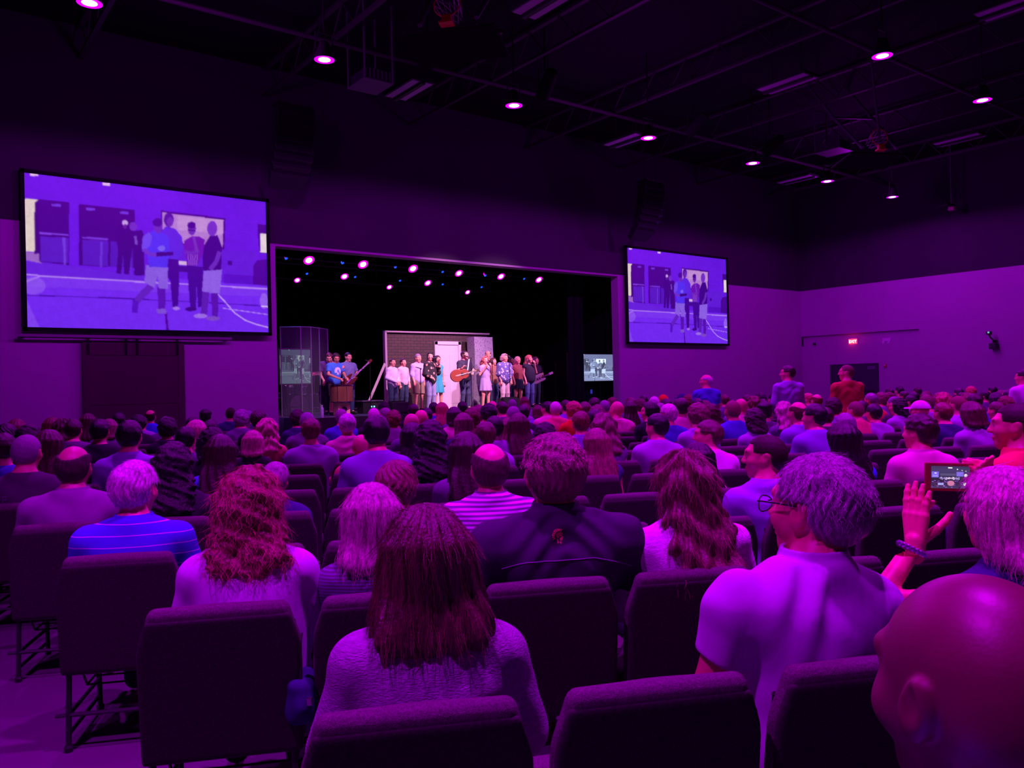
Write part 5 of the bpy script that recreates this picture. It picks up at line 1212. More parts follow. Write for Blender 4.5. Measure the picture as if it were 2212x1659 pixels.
 (1413, 856, None, 'M', 'buzz', 'white', 'tee', 'purple', 20, 'seated person with pale grey head below the right screen'),
 (1432, 853, None, 'M', 'cap', 'orange', 'tee', 'purple', 0, 'seated person in a small bright orange cap'),
 (1438, 861, None, 'M', 'short', 'black', 'tee', 'purple', 0, 'seated person with dark head just below the orange cap'),
 (1401, 868, 8, 'F', 'bob', 'black', 'tee', ('black', 'stripe_pale'), 62, 'seated dark haired woman in profile with pale striped dark top'),
 (1418, 893, 5, 'M', 'short', 'black', 'polo', 'lavender', 25, 'seated man with black hair and lavender shirt, right of centre'),
 (1444, 872, None, 'M', 'short', 'white', 'tee', 'blue', 20, 'seated person with white hair left of the pink violet shirted man'),
 (1467, 860, 8, 'M', 'short', 'darkbrown', 'polo', 'pink', 10, 'seated man with dark brown hair and bright pinkish lavender shirt'),
 (1472, 851, None, 'M', 'cap', 'navy', 'tee', 'navy', 30, 'seated person in a dark blue cap facing left'),
 (1486, 853, None, 'F', 'curly_short', 'auburn', 'tee', 'orange', 0, 'seated person with auburn hair and orange shirt right of the blue cap'),
 (1505, 860, None, 'M', 'short', 'black', 'tee', 'white', 0, 'seated person with black head and white shirt left of the standing blue shirt'),
 (1507, 872, None, 'F', 'curly_short', 'lightbrown', 'tee', 'lavender', 20, 'seated person with messy blonde curls below the standing blue shirted man'),
 (1535, 873, 8, 'F', 'curly_long', 'brown', 'tee', 'purple', 0, 'seated woman with long brown curls left of the bald man in indigo'),
 (1581, 865, 7, 'M', 'buzz', 'lightbrown', 'polo', ('blue'), 0, 'seated nearly bald man in an indigo blue shirt, right half', 'mid'),
 (1598, 861, None, 'M', None, None, 'tee', 'pink', 10, 'seated bald person with pink crown behind the indigo shirted man'),
 (1564, 852, None, 'M', 'short', 'brown', 'tee', 'purple', 0, 'seated person with small brown head right of the standing blue shirted man'),
 (1612, 853, None, 'M', 'short', 'darkbrown', 'tee', 'purple', 0, 'seated person with small dark brown head behind the indigo shirt'),
 (1626, 856, None, 'F', 'wavy', 'auburn', 'tee', 'purple', 30, 'seated person with auburn hair facing left near the far seats'),
 (1642, 850, None, 'M', 'curly_short', 'black', 'tee', 'black', 0, 'seated person with tall black hair left of the standing lavender shirt'),
 (1670, 849, None, 'M', 'short', 'black', 'tee', 'black', 0, 'seated person with black head beside the standing lavender shirted man'),
 (1628, 881, 6, 'F', 'curly', 'darkbrown', 'tee', 'lavender', 0, 'seated woman with rounded dark curls right of the indigo shirted man'),
 (1650, 868, None, 'M', 'flat', 'black', 'tee', 'purple', 0, 'seated person with square black hair above the dark curls'),
 (1692, 868, 7, 'F', 'wavy', 'blonde', 'tee', 'purple', 0, 'seated woman with dusky blonde waves left of the man in violet'),
 (1527, 907, 4, 'M', 'side', 'brown', 'polo', 'white', 62, 'seated brown haired man in profile facing left behind the auburn haired woman'),
 (1502, 956, 3, 'F', 'long', 'black', 'tee', 'pink', 15, 'seated woman with smooth black hair right behind the auburn haired woman'),
 (1652, 938, 2, 'M', 'buzz', 'darkbrown', 'long', 'paleblue', 55, 'seated man with cropped dark hair facing left in a pale blue checked shirt'),
 (1757, 872, 5, 'M', 'short', 'black', 'polo', 'violet', 30, 'seated man with black hair and bright violet shirt facing left, right half'),
 (1720, 867, None, 'M', 'ring', 'brown', 'tee', 'violet', 10, 'seated man with pink shining crown left of the man in violet'),
 (1763, 851, None, 'M', 'ring', 'auburn', 'tee', 'lavender', 0, 'seated man with bright pink bald crown behind the man in violet'),
 (1743, 849, None, 'M', 'short', 'ginger', 'tee', 'violet', 40, 'seated person with small ginger head right of the standing lavender shirt'),
 (1782, 880, 7, 'M', 'short', 'darkbrown', 'tee', ('darkgrey', 'stripe_pale'), 0, 'seated person in a dark shirt with pale green stripes'),
 (1798, 860, None, 'F', 'curly_short', 'darkbrown', 'tee', 'lavender', 0, 'seated person with dark curls left of the standing red shirt'),
 (1804, 848, None, 'F', 'curly_short', 'grey', 'tee', 'purple', 0, 'seated person with greyish curls left behind the standing red shirt'),
 (1845, 867, 7, 'M', 'buzz', 'lightbrown', 'polo', 'coral', 10, 'seated bald headed man in a coral plaid shirt below the standing red shirt'),
 (1824, 892, 6, 'F', 'bob', 'grey', 'tee', 'purple', 0, 'seated woman with lavender grey rounded hair behind the black haired one'),
 (1886, 872, 7, 'M', 'short', 'black', 'tee', 'lavender', 0, 'seated person with round black hair and pale lavender shirt, right'),
 (1881, 849, None, 'M', 'short', 'grey', 'tee', 'red', 20, 'seated person with greyish hair right of the standing red shirt'),
 (1904, 849, None, 'F', 'curly_short', 'lightbrown', 'tee', 'lavender', 20, 'seated woman with light brown curls further right of the standing red shirt'),
 (1937, 859, 8, 'F', 'curly', 'black', 'tee', 'lavender', 35, 'seated woman with full black hair facing left below the recess'),
 (1818, 911, 3, 'F', 'long_full', 'black', 'tee', 'royal', 0, 'seated woman with long straight black hair and bright blue top'),
 (1984, 866, 7, 'M', 'cap', 'white', 'tee', 'purple', 40, 'seated person in a bright white cap at the right'),
 (1986, 895, 3, 'M', 'spiky', 'darkbrown', 'polo', 'pink', 20, 'seated man with short dark brown hair and bright pink shirt at the right'),
 (2035, 869, 6, 'M', 'short', 'auburn', 'tee', 'navy', 0, 'seated man with dark auburn hair and dark shirt right of the white cap'),
 (2096, 868, 5, 'F', 'bob_full', 'brown', 'tee', ('lavender', 'floral_light'), 0, 'seated woman with brown bob and blotchy lavender floral top'),
 (2184, 871, 2, 'M', 'buzz', 'darkbrown', 'polo', 'red', 45, 'large seated man facing left in a vivid red shirt at the right edge'),
 (2036, 848, None, 'F', 'wavy', 'ginger', 'tee', 'coral', 0, 'seated woman with reddish blonde waves behind the dark auburn man'),
 (2070, 838, None, 'M', 'short', 'black', 'tee', 'purple', 0, 'seated person with dark head among the farthest seats at the right'),
 (2096, 835, None, 'F', 'curly_short', 'ginger', 'tee', 'pink', 0, 'seated person with fluffy pink lit hair in the farthest right seats'),
 (2068, 855, None, 'M', 'buzz', 'lightbrown', 'tee', 'lavender', 0, 'seated person with cropped light hair behind the floral top woman'),
 (2103, 850, None, 'M', 'short', 'darkbrown', 'tee', 'blue', 0, 'seated person with dark hair directly above the brown bob'),
 (2143, 834, None, 'M', 'short', 'black', 'tee', 'purple', 0, 'seated person with small black head under the wall camera'),
 (2150, 848, None, 'F', 'bob_full', 'black', 'tee', 'navy', 0, 'seated woman with wide dark hair left of the red shirted man'),
 (2178, 842, None, 'M', 'short', 'black', 'tee', 'black', 20, 'seated person with black head above the red shirted man'),
 (1981, 836, None, 'M', 'short', 'darkbrown', 'tee', 'lavender', 0, 'seated person with dark hair in the far seats above the white cap'),
 (1942, 834, None, 'M', 'short', 'black', 'tee', 'purple', 0, 'seated person with black head in the far seats right of the double door'),
 (2000, 852, None, 'M', 'buzz', 'lightbrown', 'tee', 'lavender', 0, 'seated person with cropped light head just above the white cap'),
 (1920, 838, None, 'M', 'short', 'darkbrown', 'tee', 'purple', 0, 'seated person with dark head under the double door right edge'),
]
# ------------------------------------------------------------------ the nearest people, each modelled on their own
def hero(px, py, k, J, label, hair=None, top=None, z=None, rz=0.0, skin='fair', hh=.0055, body_h=.011, name='person', pants=(.03, .03, .06), hz=None, ears=True, smin=.8):
    P, tz = stand_at(px, py, k, None, z); tt = hz or (J['H'][2] + J['hs'] * .122 + (.016 if hair else 0)); s = min(max(tz / tt, smin), 1.15)
    R_ = Matrix.Rotation(RZ + rz, 3, 'Z'); off = R_ @ Vector((J['H'][0] * s, J['H'][1] * s, 0)); loc = Vector((P.x, P.y, 0)) - off
    if isinstance(J, dict) and callable(J.get('pose')): J['pose'](Matrix.Translation(loc) @ Matrix.Rotation(RZ + rz, 4, 'Z') @ Matrix.Scale(s, 4), J)
    o = link(name, mk_body(J, body_h, ears, hh=hh), M['skin'], None, SKIN[skin] if isinstance(skin, str) else skin); o.location = loc; o.rotation_euler = (0, 0, RZ + rz); o.scale = (s, s, s); tag(o, label, 'person')
    placed.append((uv_of(loc), o)); sh = None
    if top:
        kw, m, c = top; h_ = kw.pop('h', .008); sh = link('shirt', mk(top_fn(J, **kw), J, h_, 'shirt'), m, o, c)
    link('trousers', mk(pants_fn(J), J, .018, 'trousers'), M['cloth'], o, pants)
    hr = None
    if hair:
        st, kw, m, c = hair; hr = link('hair', mk_hair(J, st, **kw), m, o, c)
    bpy.context.view_layer.update(); return o, sh, hr
def onto(obj, rays, off=.003):
    """drop local points on an object's surface along local directions"""
    me = obj.data; bv = BVHTree.FromPolygons([v.co[:] for v in me.vertices], [tuple(p.vertices) for p in me.polygons]); out = []
    for a, d in rays:
        h = bv.ray_cast(Vector(a), Vector(d).normalized())
        if h[0] is not None: out.append(h[0] - Vector(d).normalized() * off)
    return out
def strands(obj, parent, J, n, col, length=.05, r=.0007, zmin=-1, wave=.006, seed=1, name='loose_strands', down=True):
    """fine strands lying on the hair surface"""
    me = obj.data; rs = random.Random(seed); vs = me.vertices; mb = MB(); H = Vector(J['H']); idx = [i for i in range(0, len(vs))]
    for _ in range(n):
        v = vs[rs.choice(idx)]; p = v.co.copy(); nn = v.normal.copy()
        if (p - H).z < zmin: continue
        pts = [p + nn * .0005]; d = Vector((0, 0, -1)); d = (d - nn * d.dot(nn))
        if d.length < .3: d = Vector((nn.x * .2 + rs.uniform(-.5, .5), -1, 0)); d = d - nn * d.dot(nn)
        d.normalize(); q = p.copy(); ph = rs.uniform(0, 6)
        for i in range(5):
            sd = nn.cross(d); q = q + d * (length / 5) + sd * wave * math.sin(ph + i * 1.3); pts.append(q + nn * (.0015 + .0012 * i))
        mb.tube(pts, [r, r, r, r * .9, r * .7, r * .3], 3, cap=False)
    o = mb.build(name, M['hair'], parent, True, col); return o
# bald man in the bottom right corner
J = seated(yaw=4, pitch=-2, roll=0, hs=1.12, w=1.1, b=1.1, arm=1.1)
hero(2098, 1235, None, J, 'bald man with bare shining head and one ear visible, bottom right corner', None, (dict(sleeve=.65, collar=1, seed=8), M['cloth'], SHIRTC['violet']), z=.94, rz=-.02, skin=(.17, .045, .06), hh=.004, smin=.9)
# man in the pale polo shirt
J = seated(yaw=24, pitch=2, hs=1.20, w=1.08, b=1.05, arm=1.1, H=(.065, -.055, 1.185), N=(.035, -.10, 1.045), sh=[(-.184, -.112, .962), (.182, -.112, .925)])
o, sh, hr = hero(1757, 974, 0, J, 'large grey haired man in a bright lavender polo shirt, right foreground', ('side', dict(h=.0045, seed=2, vol=.9), M['hair'], (.26, .11, .26)),
     (dict(sleeve=.62, collar=1.15, seed=4, fold=.006, h=.0065), M['cloth'], (.58, .45, .72)), skin=(.75, .26, .20))
strands(hr, hr, J, 1500, (.5, .3, .5), .035, .0006, -.02, seed=2)
hl_ = Matrix.Rotation(math.radians(24), 4, 'Z'); hm_ = Matrix.Translation(J['H']) @ hl_ @ Matrix.Scale(J['hs'], 4)
gl = MB(); S_ = .084
for s in (-1, 1): gl.tube([(s * .086, -.012, .018), (s * .084, .05, .020), (s * .070, .104, .018)], .0022, 5, hm_); gl.tube([(s * (.040 + .026 * math.cos(a)), .112 - .008 * abs(math.cos(a)), .008 + .019 * math.sin(a)) for a in np.linspace(0, 2 * PI, 17)], .0018, 5, hm_, cap=False)
gl.tube([(-.014, .116, .012), (.014, .116, .012)], .0018, 5, hm_); gl.build('glasses', M['black'], o)
# woman with blonde hair filming with a phone
def pose_phone(Mx, J):
    inv = Mx.inverted(); L_ = lambda px, py, z: tuple(inv @ at_depth(px, py, z))
    J['el'] = [L_(1893, 1302, 2.36), L_(2225, 1230, 2.55)]; J['wr'] = [L_(1975, 1178, 2.50), L_(2160, 1080, 2.62)]
    J['hd'] = [tuple((inv.to_3x3() @ (Ur * 1.0 + Rr * .15 + Fp * .2))), tuple((inv.to_3x3() @ (Ur * 1.0 - Rr * .55 + Fp * .1)))]
    J['Mx'] = Mx
J = seated(yaw=10, hs=1.0, w=.92, b=.95, arm=.86); J['pose'] = pose_phone
_hand = dict(on=True)
_bf = body_fn
def body_fn_phone(Jp, ears=True, hand=True):
    base = _bf(Jp, ears, False)
    return base
P_, tz_ = stand_at(2158, 1010, 0, None)
s_w = min(max(tz_ / (J['H'][2] + .122 + .016), .8), 1.15)
o, sh, hr = hero(2158, 1010, 0, J, 'woman with straight blonde bob filming the stage with a phone, right', ('bob', dict(h=.0045, L=.17, seed=6, vol=1.10), M['hair'], (.66, .34, .44)), (dict(sleeve=.30, seed=7, h=.009), M['cloth'], SHIRTC['navy']), skin=(.86, .30, .22), hh=.007)
strands(hr, hr, J, 1600, (.85, .5, .6), .06, .0006, seed=3)
def fine_hand(wr, dirs_up, side, fwd, scale=1.0, curl=.15, thumb=1.0, td=None):
    """an open hand in world space: palm, four jointed fingers and a thumb"""
    U_, S_2, F_ = dirs_up.normalized(), side.normalized(), fwd.normalized(); prim = []; sc = scale; W0 = Vector(wr)
    prim.append((W0 - U_ * .03, W0 + U_ * .012, .026 * sc, .027 * sc))
    for k in range(4): b = W0 + U_ * .085 * sc + S_2 * (k - 1.5) * .0195 * sc; prim.append((W0 + U_ * .01 + S_2 * (k - 1.5) * .010 * sc, b, .0155 * sc, .0125 * sc))
    ln = [.034, .043, .046, .041]
    if thumb < 0: ln = ln[::-1]
    for k in range(4):
        b = W0 + U_ * .085 * sc + S_2 * (k - 1.5) * .0195 * sc; d = (U_ + S_2 * (k - 1.5) * .05 + F_ * curl).normalized(); c1 = b + d * ln[k] * sc; d2 = (d + F_ * curl * 1.6).normalized(); c2 = c1 + d2 * ln[k] * .62 * sc; d3 = (d2 + F_ * curl * 1.6).normalized(); c3 = c2 + d3 * ln[k] * .5 * sc
        prim += [(b, c1, .0102 * sc, .0092 * sc), (c1, c2, .0092 * sc, .0084 * sc), (c2, c3, .0084 * sc, .0070 * sc)]
    D_ = S_2 * thumb if td is None else td.normalized(); t0 = W0 + U_ * .018 * sc + D_ * .018 * sc; t1 = t0 + (U_ * .55 + D_ * .75).normalized() * .045 * sc; t2 = t1 + (U_ * .75 + D_ * .75).normalized() * .036 * sc; t3 = t2 + (U_ * .9 + D_ * .55).normalized() * .028 * sc
    prim += [(t0, t1, .0165 * sc, .0125 * sc), (t1, t2, .0125 * sc, .0108 * sc), (t2, t3, .0108 * sc, .0088 * sc)]
    prim = [(tuple(a), tuple(b), ra, rb) for a, b, ra, rb in prim]
    def f(p):
        d = None
        for a, b, ra, rb in prim: q = rc(p, a, b, ra, rb); d = q if d is None else sm(d, q, .0055)
        return d
    pts = [q for a, b, _, _ in prim for q in (a, b)]; lo = [min(q[i] for q in pts) - .03 for i in range(3)]; hi = [max(q[i] for q in pts) + .03 for i in range(3)]
    return surf(f, lo, hi, .0028)
def join_world(o, v, q):
    """add skin geometry given in world space to a person's own mesh"""
    inv = np.array(o.matrix_world.inverted()); v = v @ inv[:3, :3].T + inv[:3, 3]; me = o.data; n = len(me.vertices); a = np.zeros(n * 3, np.float32); me.vertices.foreach_get('co', a)
    tn = np.zeros(n * 4, np.float32); me.color_attributes['tint'].data.foreach_get('color', tn); qq = np.array([tuple(p.vertices) for p in me.polygons if len(p.vertices) == 4])
    vv, q2 = merge([(a.reshape(-1, 3), qq), (v, q)]); tt = np.concatenate([tn.reshape(-1, 4)[:, :3], np.ones((len(v), 3), np.float32)]); m2 = np_mesh('body', vv, q2, tt); m2.materials.append(M['skin']); o.data = m2
v1, q1_ = fine_hand(at_depth(1977, 1178, 2.50), Ur * 1.0 + Rr * .14 + Fp * .25, Fp * .85 - Rr * .45, Rr * .9 + Fp * .3, 1.08, .06, 1.0, Rr * 1.0 - Fp * .2)
join_world(o, v1, q1_)
v2, q2_ = fine_hand(at_depth(2160, 1080, 2.62), Ur * 1.0 - Rr * .45 - Fp * .02, -Rr, -Rr * .8 + Fp * .4, .95, .38, -1.0)
join_world(o, v2, q2_)
# bracelet of beads on the near wrist
wr = at_depth(1968, 1186, 2.49); ax = (Ur + Rr * .5).normalized(); a1 = ax.cross(Fp).normalized(); a2 = ax.cross(a1)
mb = MB()
for i in range(16):
    a = 2 * PI * i / 16; c = wr + (a1 * math.cos(a) + a2 * math.sin(a)) * .036; mb.lathe([(.001, -.011), (.008, -.007), (.010, 0), (.008, .007), (.001, .011)], 8, Matrix.Translation(c))
br = mb.build('bracelet', mat('beads', (.5, .35, .7), .15, .7), None, True); tag(br, 'beaded shiny bracelet on the raised wrist of the woman filming', 'bracelet')
# her phone in a red case
ph = bpy.data.objects.new('phone', None); COL.objects.link(ph); c = at_depth(2058, 1031, 2.62); ph.matrix_world = Matrix(((Rr.x, Fp.x, Ur.x, c.x), (Rr.y, Fp.y, Ur.y, c.y), (Rr.z, Fp.z, Ur.z, c.z), (0, 0, 0, 1))) @ Matrix.Rotation(.02, 4, 'Y')
tag(ph, 'phone in a dark red case held sideways, its lit screen showing the stage', 'phone'); pw, phh = .176, .092
MB().box((0, .006, 0), (pw, .012, phh), bev=.004).build('case', mat('phone_case', (.45, .02, .06), .4), ph)
def phone_pic():
    h, w = 66, 110; im = np.zeros((h, w, 3), np.float32); im[:] = (.035, .03, .09); yy, xx = np.mgrid[0:h, 0:w]; rs = np.random.RandomState(5)
    def b(x0, y0, x1, y1, c): im[int(y0):int(y1), int(x0):int(x1)] = c
    def e(x, y, r, c, ry=None): im[((xx - x) / r) ** 2 + ((yy - y) / (ry or r)) ** 2 < 1] = c
    im *= (1 + .5 * np.sin(yy / 9))[..., None]; b(48, 4, 60, 7, (1, .95, 1)); e(74, 9, 1.6, (1, 1, 1)); e(87, 12, 1.3, (1, .9, 1)); e(98, 14, 1.3, (1, .9, 1))
    b(2, 17, 22, 34, (.22, .14, .85)); b(10, 20, 16, 23, (.8, .7, 1)); b(5, 27, 20, 32, (.35, .25, .95)); b(72, 17, 92, 30, (.24, .16, .85)); b(26, 22, 70, 29, (.10, .08, .20))
    for i in range(26): b(24 + i * 2.2, 34 + rs.randint(-2, 2), 26 + i * 2.2, 40 + rs.randint(-3, 2), (.75, .55, .85) if 8 < i < 20 else (.4, .3, .7))
    for i in range(60): x = rs.randint(0, 106); y = rs.randint(42, 62); b(x, y, x + 5, y + 3, tuple(np.array((.25, .10, .55)) * rs.rand()))
    e(56, 50, 10, (.65, .2, .4), 8); b(20, 50, 36, 56, (.4, .4, .9)); e(98, 27, 5, (1, 1, 1)); e(96, 52, 4.6, (1, 1, 1)); e(96, 52, 3.2, (.85, .9, .8)); return im
M['phone_pic'] = pic_mat('phone_picture', (1, 1, 1), 1.0, (.01, .01, .01), .2)
link('phone_screen', grid_mesh('phone_screen', phone_pic(), .125, .072), M['phone_pic'], ph).location = (-.008, -.001, 0)
# long haired woman, centre foreground
J = seated(hs=1.03, w=.98, b=1.0, arm=.95)
o, sh, hr = hero(918, 1094, 0, J, 'woman with very long straight dark red hair and lavender knit sweater, centre foreground', ('long', dict(h=.0048, L=.215, seed=1.2, vol=1.18), M['hair'], (.085, .012, .028)), (dict(sleeve=1.9, seed=9, neck=.034, loose=.6, h=.007), M['knit'], (.34, .17, .40)), skin=(.85, .26, .26))
strands(hr, hr, J, 1500, (.17, .03, .05), .07, .0005, wave=.003, seed=4)
# curly redhead on the left
J = seated(hs=1.03, w=.96, arm=.9)
o, sh, hr = hero(538, 1010, 1, J, 'woman with thick wavy red hair and pale blouse, left foreground', ('curly_long', dict(h=.0048, L=.245, seed=3.3, vol=1.06), M['curl'], (.24, .03, .06)), (dict(sleeve=1.9, seed=3, fold=.004, loose=.4, h=.008), M['cloth'], (.62, .42, .75)))
strands(hr, hr, J, 2200, (.50, .08, .13), .06, .0006, wave=.010, seed=5)
# grey haired man in the blue striped polo
J = seated(hs=1.15, w=1.12, b=1.1, arm=1.1, yaw=-12)
o, sh, hr = hero(291, 992, 2, J, 'grey haired man in a blue polo with thin pale stripes, left', ('short', dict(h=.005, seed=1, vol=1.0), M['hair'], (.62, .36, .58)), (dict(sleeve=.7, collar=1, seed=6, fold=.003), M['stripe_wide'], (.06, .07, .62)))
strands(hr, hr, J, 700, (.8, .55, .8), .03, .0005, seed=8)
# bald man on the left
J = seated(hs=1.10, w=1.15, b=1.15, arm=1.1)
hero(160, 957, 3, J, 'bald man in a plain mauve shirt with dark fringe of hair, far left', ('ring', dict(h=.006, seed=4), M['buzz'], (.05, .015, .03)), (dict(sleeve=.7, collar=1, seed=1, fold=.003), M['cloth'], (.26, .10, .30)), skin=(.60, .17, .20))
# light haired woman behind the long red hair
J = seated(hs=1.05, w=.85, arm=.8, b=.85)
o, sh, hr = hero(800, 1044, 1, J, 'woman with long pale hair and dark striped top, left of centre', ('long', dict(h=.005, L=.20, seed=2.2, vol=1.0), M['hair'], (.48, .22, .34)), (dict(sleeve=.6, seed=2), M['stripe_fine'], (.10, .06, .13)), smin=.85)
strands(hr, hr, J, 900, (.6, .3, .42), .07, .0006, seed=6)
# boy
J = seated(hs=1.16, w=.9, arm=.85, yaw=-14)
o, sh, hr = hero(857, 997, 2, J, 'boy with short ruffled brown hair left of the balding striped man', ('boy', dict(h=.005, seed=2.5), M['hair'], (.17, .035, .055)), (dict(sleeve=.6, seed=2), M['cloth'], SHIRTC['purple']), smin=.82)
strands(hr, hr, J, 500, (.5, .15, .25), .03, .0006, seed=9)
# balding man with striped polo
J = seated(hs=1.16, w=1.12, b=1.08, arm=1.1)
hero(1055, 951, 2, J, 'balding man with shining crown and wide lavender striped polo, centre', ('ring', dict(h=.005, seed=1), M['buzz'], (.10, .03, .06)), (dict(sleeve=.7, collar=1.1, seed=2, fold=.004), M['stripe_band'], (.80, .50, .95)), skin=(.80, .24, .28))
# big man in black polo
J = seated(hs=1.22, w=1.34, b=1.25, arm=1.30, P=(0, -.055, .55), C=(0, -.09, .86), N=(0, -.09, 1.05), roll=3)
o, sh, hr = hero(1192, 937, 1, J, 'big man with bristly brown hair and black polo with small helmet emblem, centre', ('spiky', dict(h=.0048, seed=5), M['hair'], (.20, .06, .10)), (dict(sleeve=.75, collar=1.1, seed=11, fold=.006, h=.0075), M['cloth'], (.050, .032, .075)), skin=(.62, .18, .16))
strands(hr, hr, J, 1600, (.75, .28, .42), .022, .0007, .05, seed=10)
pts = onto(sh, [((x, -1.0, .905 - .55 * max(0, abs(x + .02) - .12) ** 1.3 - .0 * x), (0, 1, 0)) for x in np.linspace(-.235, .265, 40)], .002)
if len(pts) > 3: MB().tube(pts, .0015, 5).build('piping', mat('piping', (.30, .25, .42), .5), sh)
def decal(sh, polys, cx, cz, sc, m, name, y0=-1.0, dirn=1, off=.0025, n=26):
    """lay flat shapes on the cloth as a fine grid that follows its surface"""
    me = sh.data; bv = BVHTree.FromPolygons([v.co[:] for v in me.vertices], [tuple(p.vertices) for p in me.polygons]); mb = MB(); cache = {}
    def ins(x, z):
        for P2 in polys:
            c = False; k = len(P2)
            for a in range(k):
                x1, z1 = P2[a]; x2, z2 = P2[(a + 1) % k]
                if (z1 > z) != (z2 > z) and x < (x2 - x1) * (z - z1) / (z2 - z1) + x1: c = not c
            if c: return True
        return False
    def pt(i, j):
        if (i, j) not in cache:
            h = bv.ray_cast(Vector((cx + (i / n * 2 - 1) * 1.05 * sc, y0, cz + (j / n * 2 - 1) * 1.05 * sc)), Vector((0, dirn, 0)))[0]
            cache[(i, j)] = None if h is None else h - Vector((0, dirn * off, 0))
        return cache[(i, j)]
    for i in range(n):
        for j in range(n):
            if not ins(((i + .5) / n * 2 - 1) * 1.05, ((j + .5) / n * 2 - 1) * 1.05): continue
            q = [pt(i, j), pt(i + 1, j), pt(i + 1, j + 1), pt(i, j + 1)]
            if all(a is not None for a in q): mb.add(q, [(0, 1, 2, 3)])
    return mb.build(name, m, sh)
crest = []
for i in range(9):
    a0 = math.radians(60 + i * 17); a1_ = math.radians(60 + i * 17 + 13); crest.append([(.62 * math.cos(a0) - .05, .62 * math.sin(a0) + .1), (1.0 * math.cos(a0) - .05, 1.0 * math.sin(a0) + .1), (1.0 * math.cos(a1_) - .05, 1.0 * math.sin(a1_) + .1), (.62 * math.cos(a1_) - .05, .62 * math.sin(a1_) + .1)])
face = [[(-.35, .45), (.1, .62), (.5, .45), (.55, .15), (.30, .10), (.28, .02), (.0, .0), (-.1, -.25), (-.35, -.1), (-.45, .2)], [(.35, .0), (.62, -.1), (.5, -.3), (.55, -.42), (.35, -.6), (.1, -.5), (.12, -.2)], [(-.35, -.2), (-.15, -.35), (-.1, -.8), (-.35, -.95), (-.3, -.6)], [(.0, -.6), (.3, -.7), (.25, -.95), (.0, -.85)]]
decal(sh, crest, -.022, .985, .027, mat('emblem_gold', (.85, .22, .16), .6), 'emblem_crest'); decal(sh, face, -.022, .985, .027, mat('emblem_red', (.80, .15, .18), .6), 'emblem_face')
# long auburn haired woman in white knit
J = seated(hs=1.05, w=1.06, arm=1.0, yaw=6)
o, sh, hr = hero(1472, 976, 1, J, 'woman with long glossy auburn hair and bright white cable knit top, right of centre', ('wavy', dict(h=.0048, L=.40, seed=.6, vol=1.08), M['hair'], (.17, .022, .06)), (dict(sleeve=1.2, seed=6, loose=.8, fold=.007, h=.0075), M['knit'], (.90, .62, 1.0)))
strands(hr, hr, J, 2200, (.36, .06, .13), .08, .0006, seed=11)

# ------------------------------------------------------------------ three people standing in the far seats and one at the edge
def stander(px, py, depth, J, label, hair, top, skin='fair', pants=(.03, .03, .06), sc=1.0, rz=None, floor=0.0):
    tt = J['H'][2] + J['hs'] * .122 + .012; p = at_depth(px, py, depth); s = (p.z - floor) / tt if sc is None else sc
    rz = RZ if rz is None else rz; R_ = Matrix.Rotation(rz, 3, 'Z'); off = R_ @ Vector((J['H'][0] * s, J['H'][1] * s, 0))
    o = link('person', mk_body(J, .014, hh=.009), M['skin'], None, SKIN[skin]); o.location = Vector((p.x, p.y, floor)) - off; o.rotation_euler = (0, 0, rz); o.scale = (s, s, s); tag(o, label, 'person')
    kw, m, c = top; link('shirt', mk(top_fn(J, hem=J['P'][2] - .10, **kw), J, .012, 'shirt'), m, o, SHIRTC[c] if isinstance(c, str) else c)
    link('trousers', mk(pants_fn(J), J, .016, 'trousers'), M['cloth'], o, pants); link('shoes', mk(shoes_fn(J), J, .014, 'shoes'), M['black'], o)
    if hair: st, kw, m, c = hair; link('hair', mk_hair(J, st, **kw), m, o, HAIRC[c])
    return o
walk = lambda **k: standing(el=[(-.24, .02, 1.10), (.24, .02, 1.10)], wr=[(-.20, .22, .98), (.20, .22, .98)], **k)
stander(1524, 808, 15.2, walk(yaw=62, b=1.15, w=1.1), 'bald man in a dark blue tee walking past the far seats, below the right screen', ('ring', dict(h=.009), M['buzz'], 'white'), (dict(sleeve=.7), M['cloth'], 'blue'), sc=None)
stander(1700, 789, 14.4, walk(yaw=58, w=1.1, b=1.1), 'dark haired man in a pale lavender shirt standing left of the dark double door', ('side', dict(h=.009), M['hair'], 'darkbrown'), (dict(sleeve=1.9, collar=1, seed=3), M['cloth'], (.42, .36, .75)), sc=None)
stander(1827, 787, 14.0, walk(yaw=50, w=1.2, b=1.25), 'cropped haired man in a red orange shirt standing before the dark double door', ('buzz', dict(h=.009), M['buzz'], 'lightbrown'), (dict(sleeve=.7, seed=6), M['cloth'], (.62, .07, .07)), sc=None)
stander(2208, 798, 13.5, walk(yaw=30, w=1.05), 'dark haired person in a pale shirt standing at the right picture edge', ('short', dict(h=.009), M['hair'], 'black'), (dict(sleeve=.9, seed=2), M['cloth'], 'white'), sc=None)

# ------------------------------------------------------------------ everyone else who can be told apart
for e in sorted(AUD, key=lambda e: (e[2] is None)): add_person(*e[:10], skin=e[10] if len(e) > 10 else 'fair')
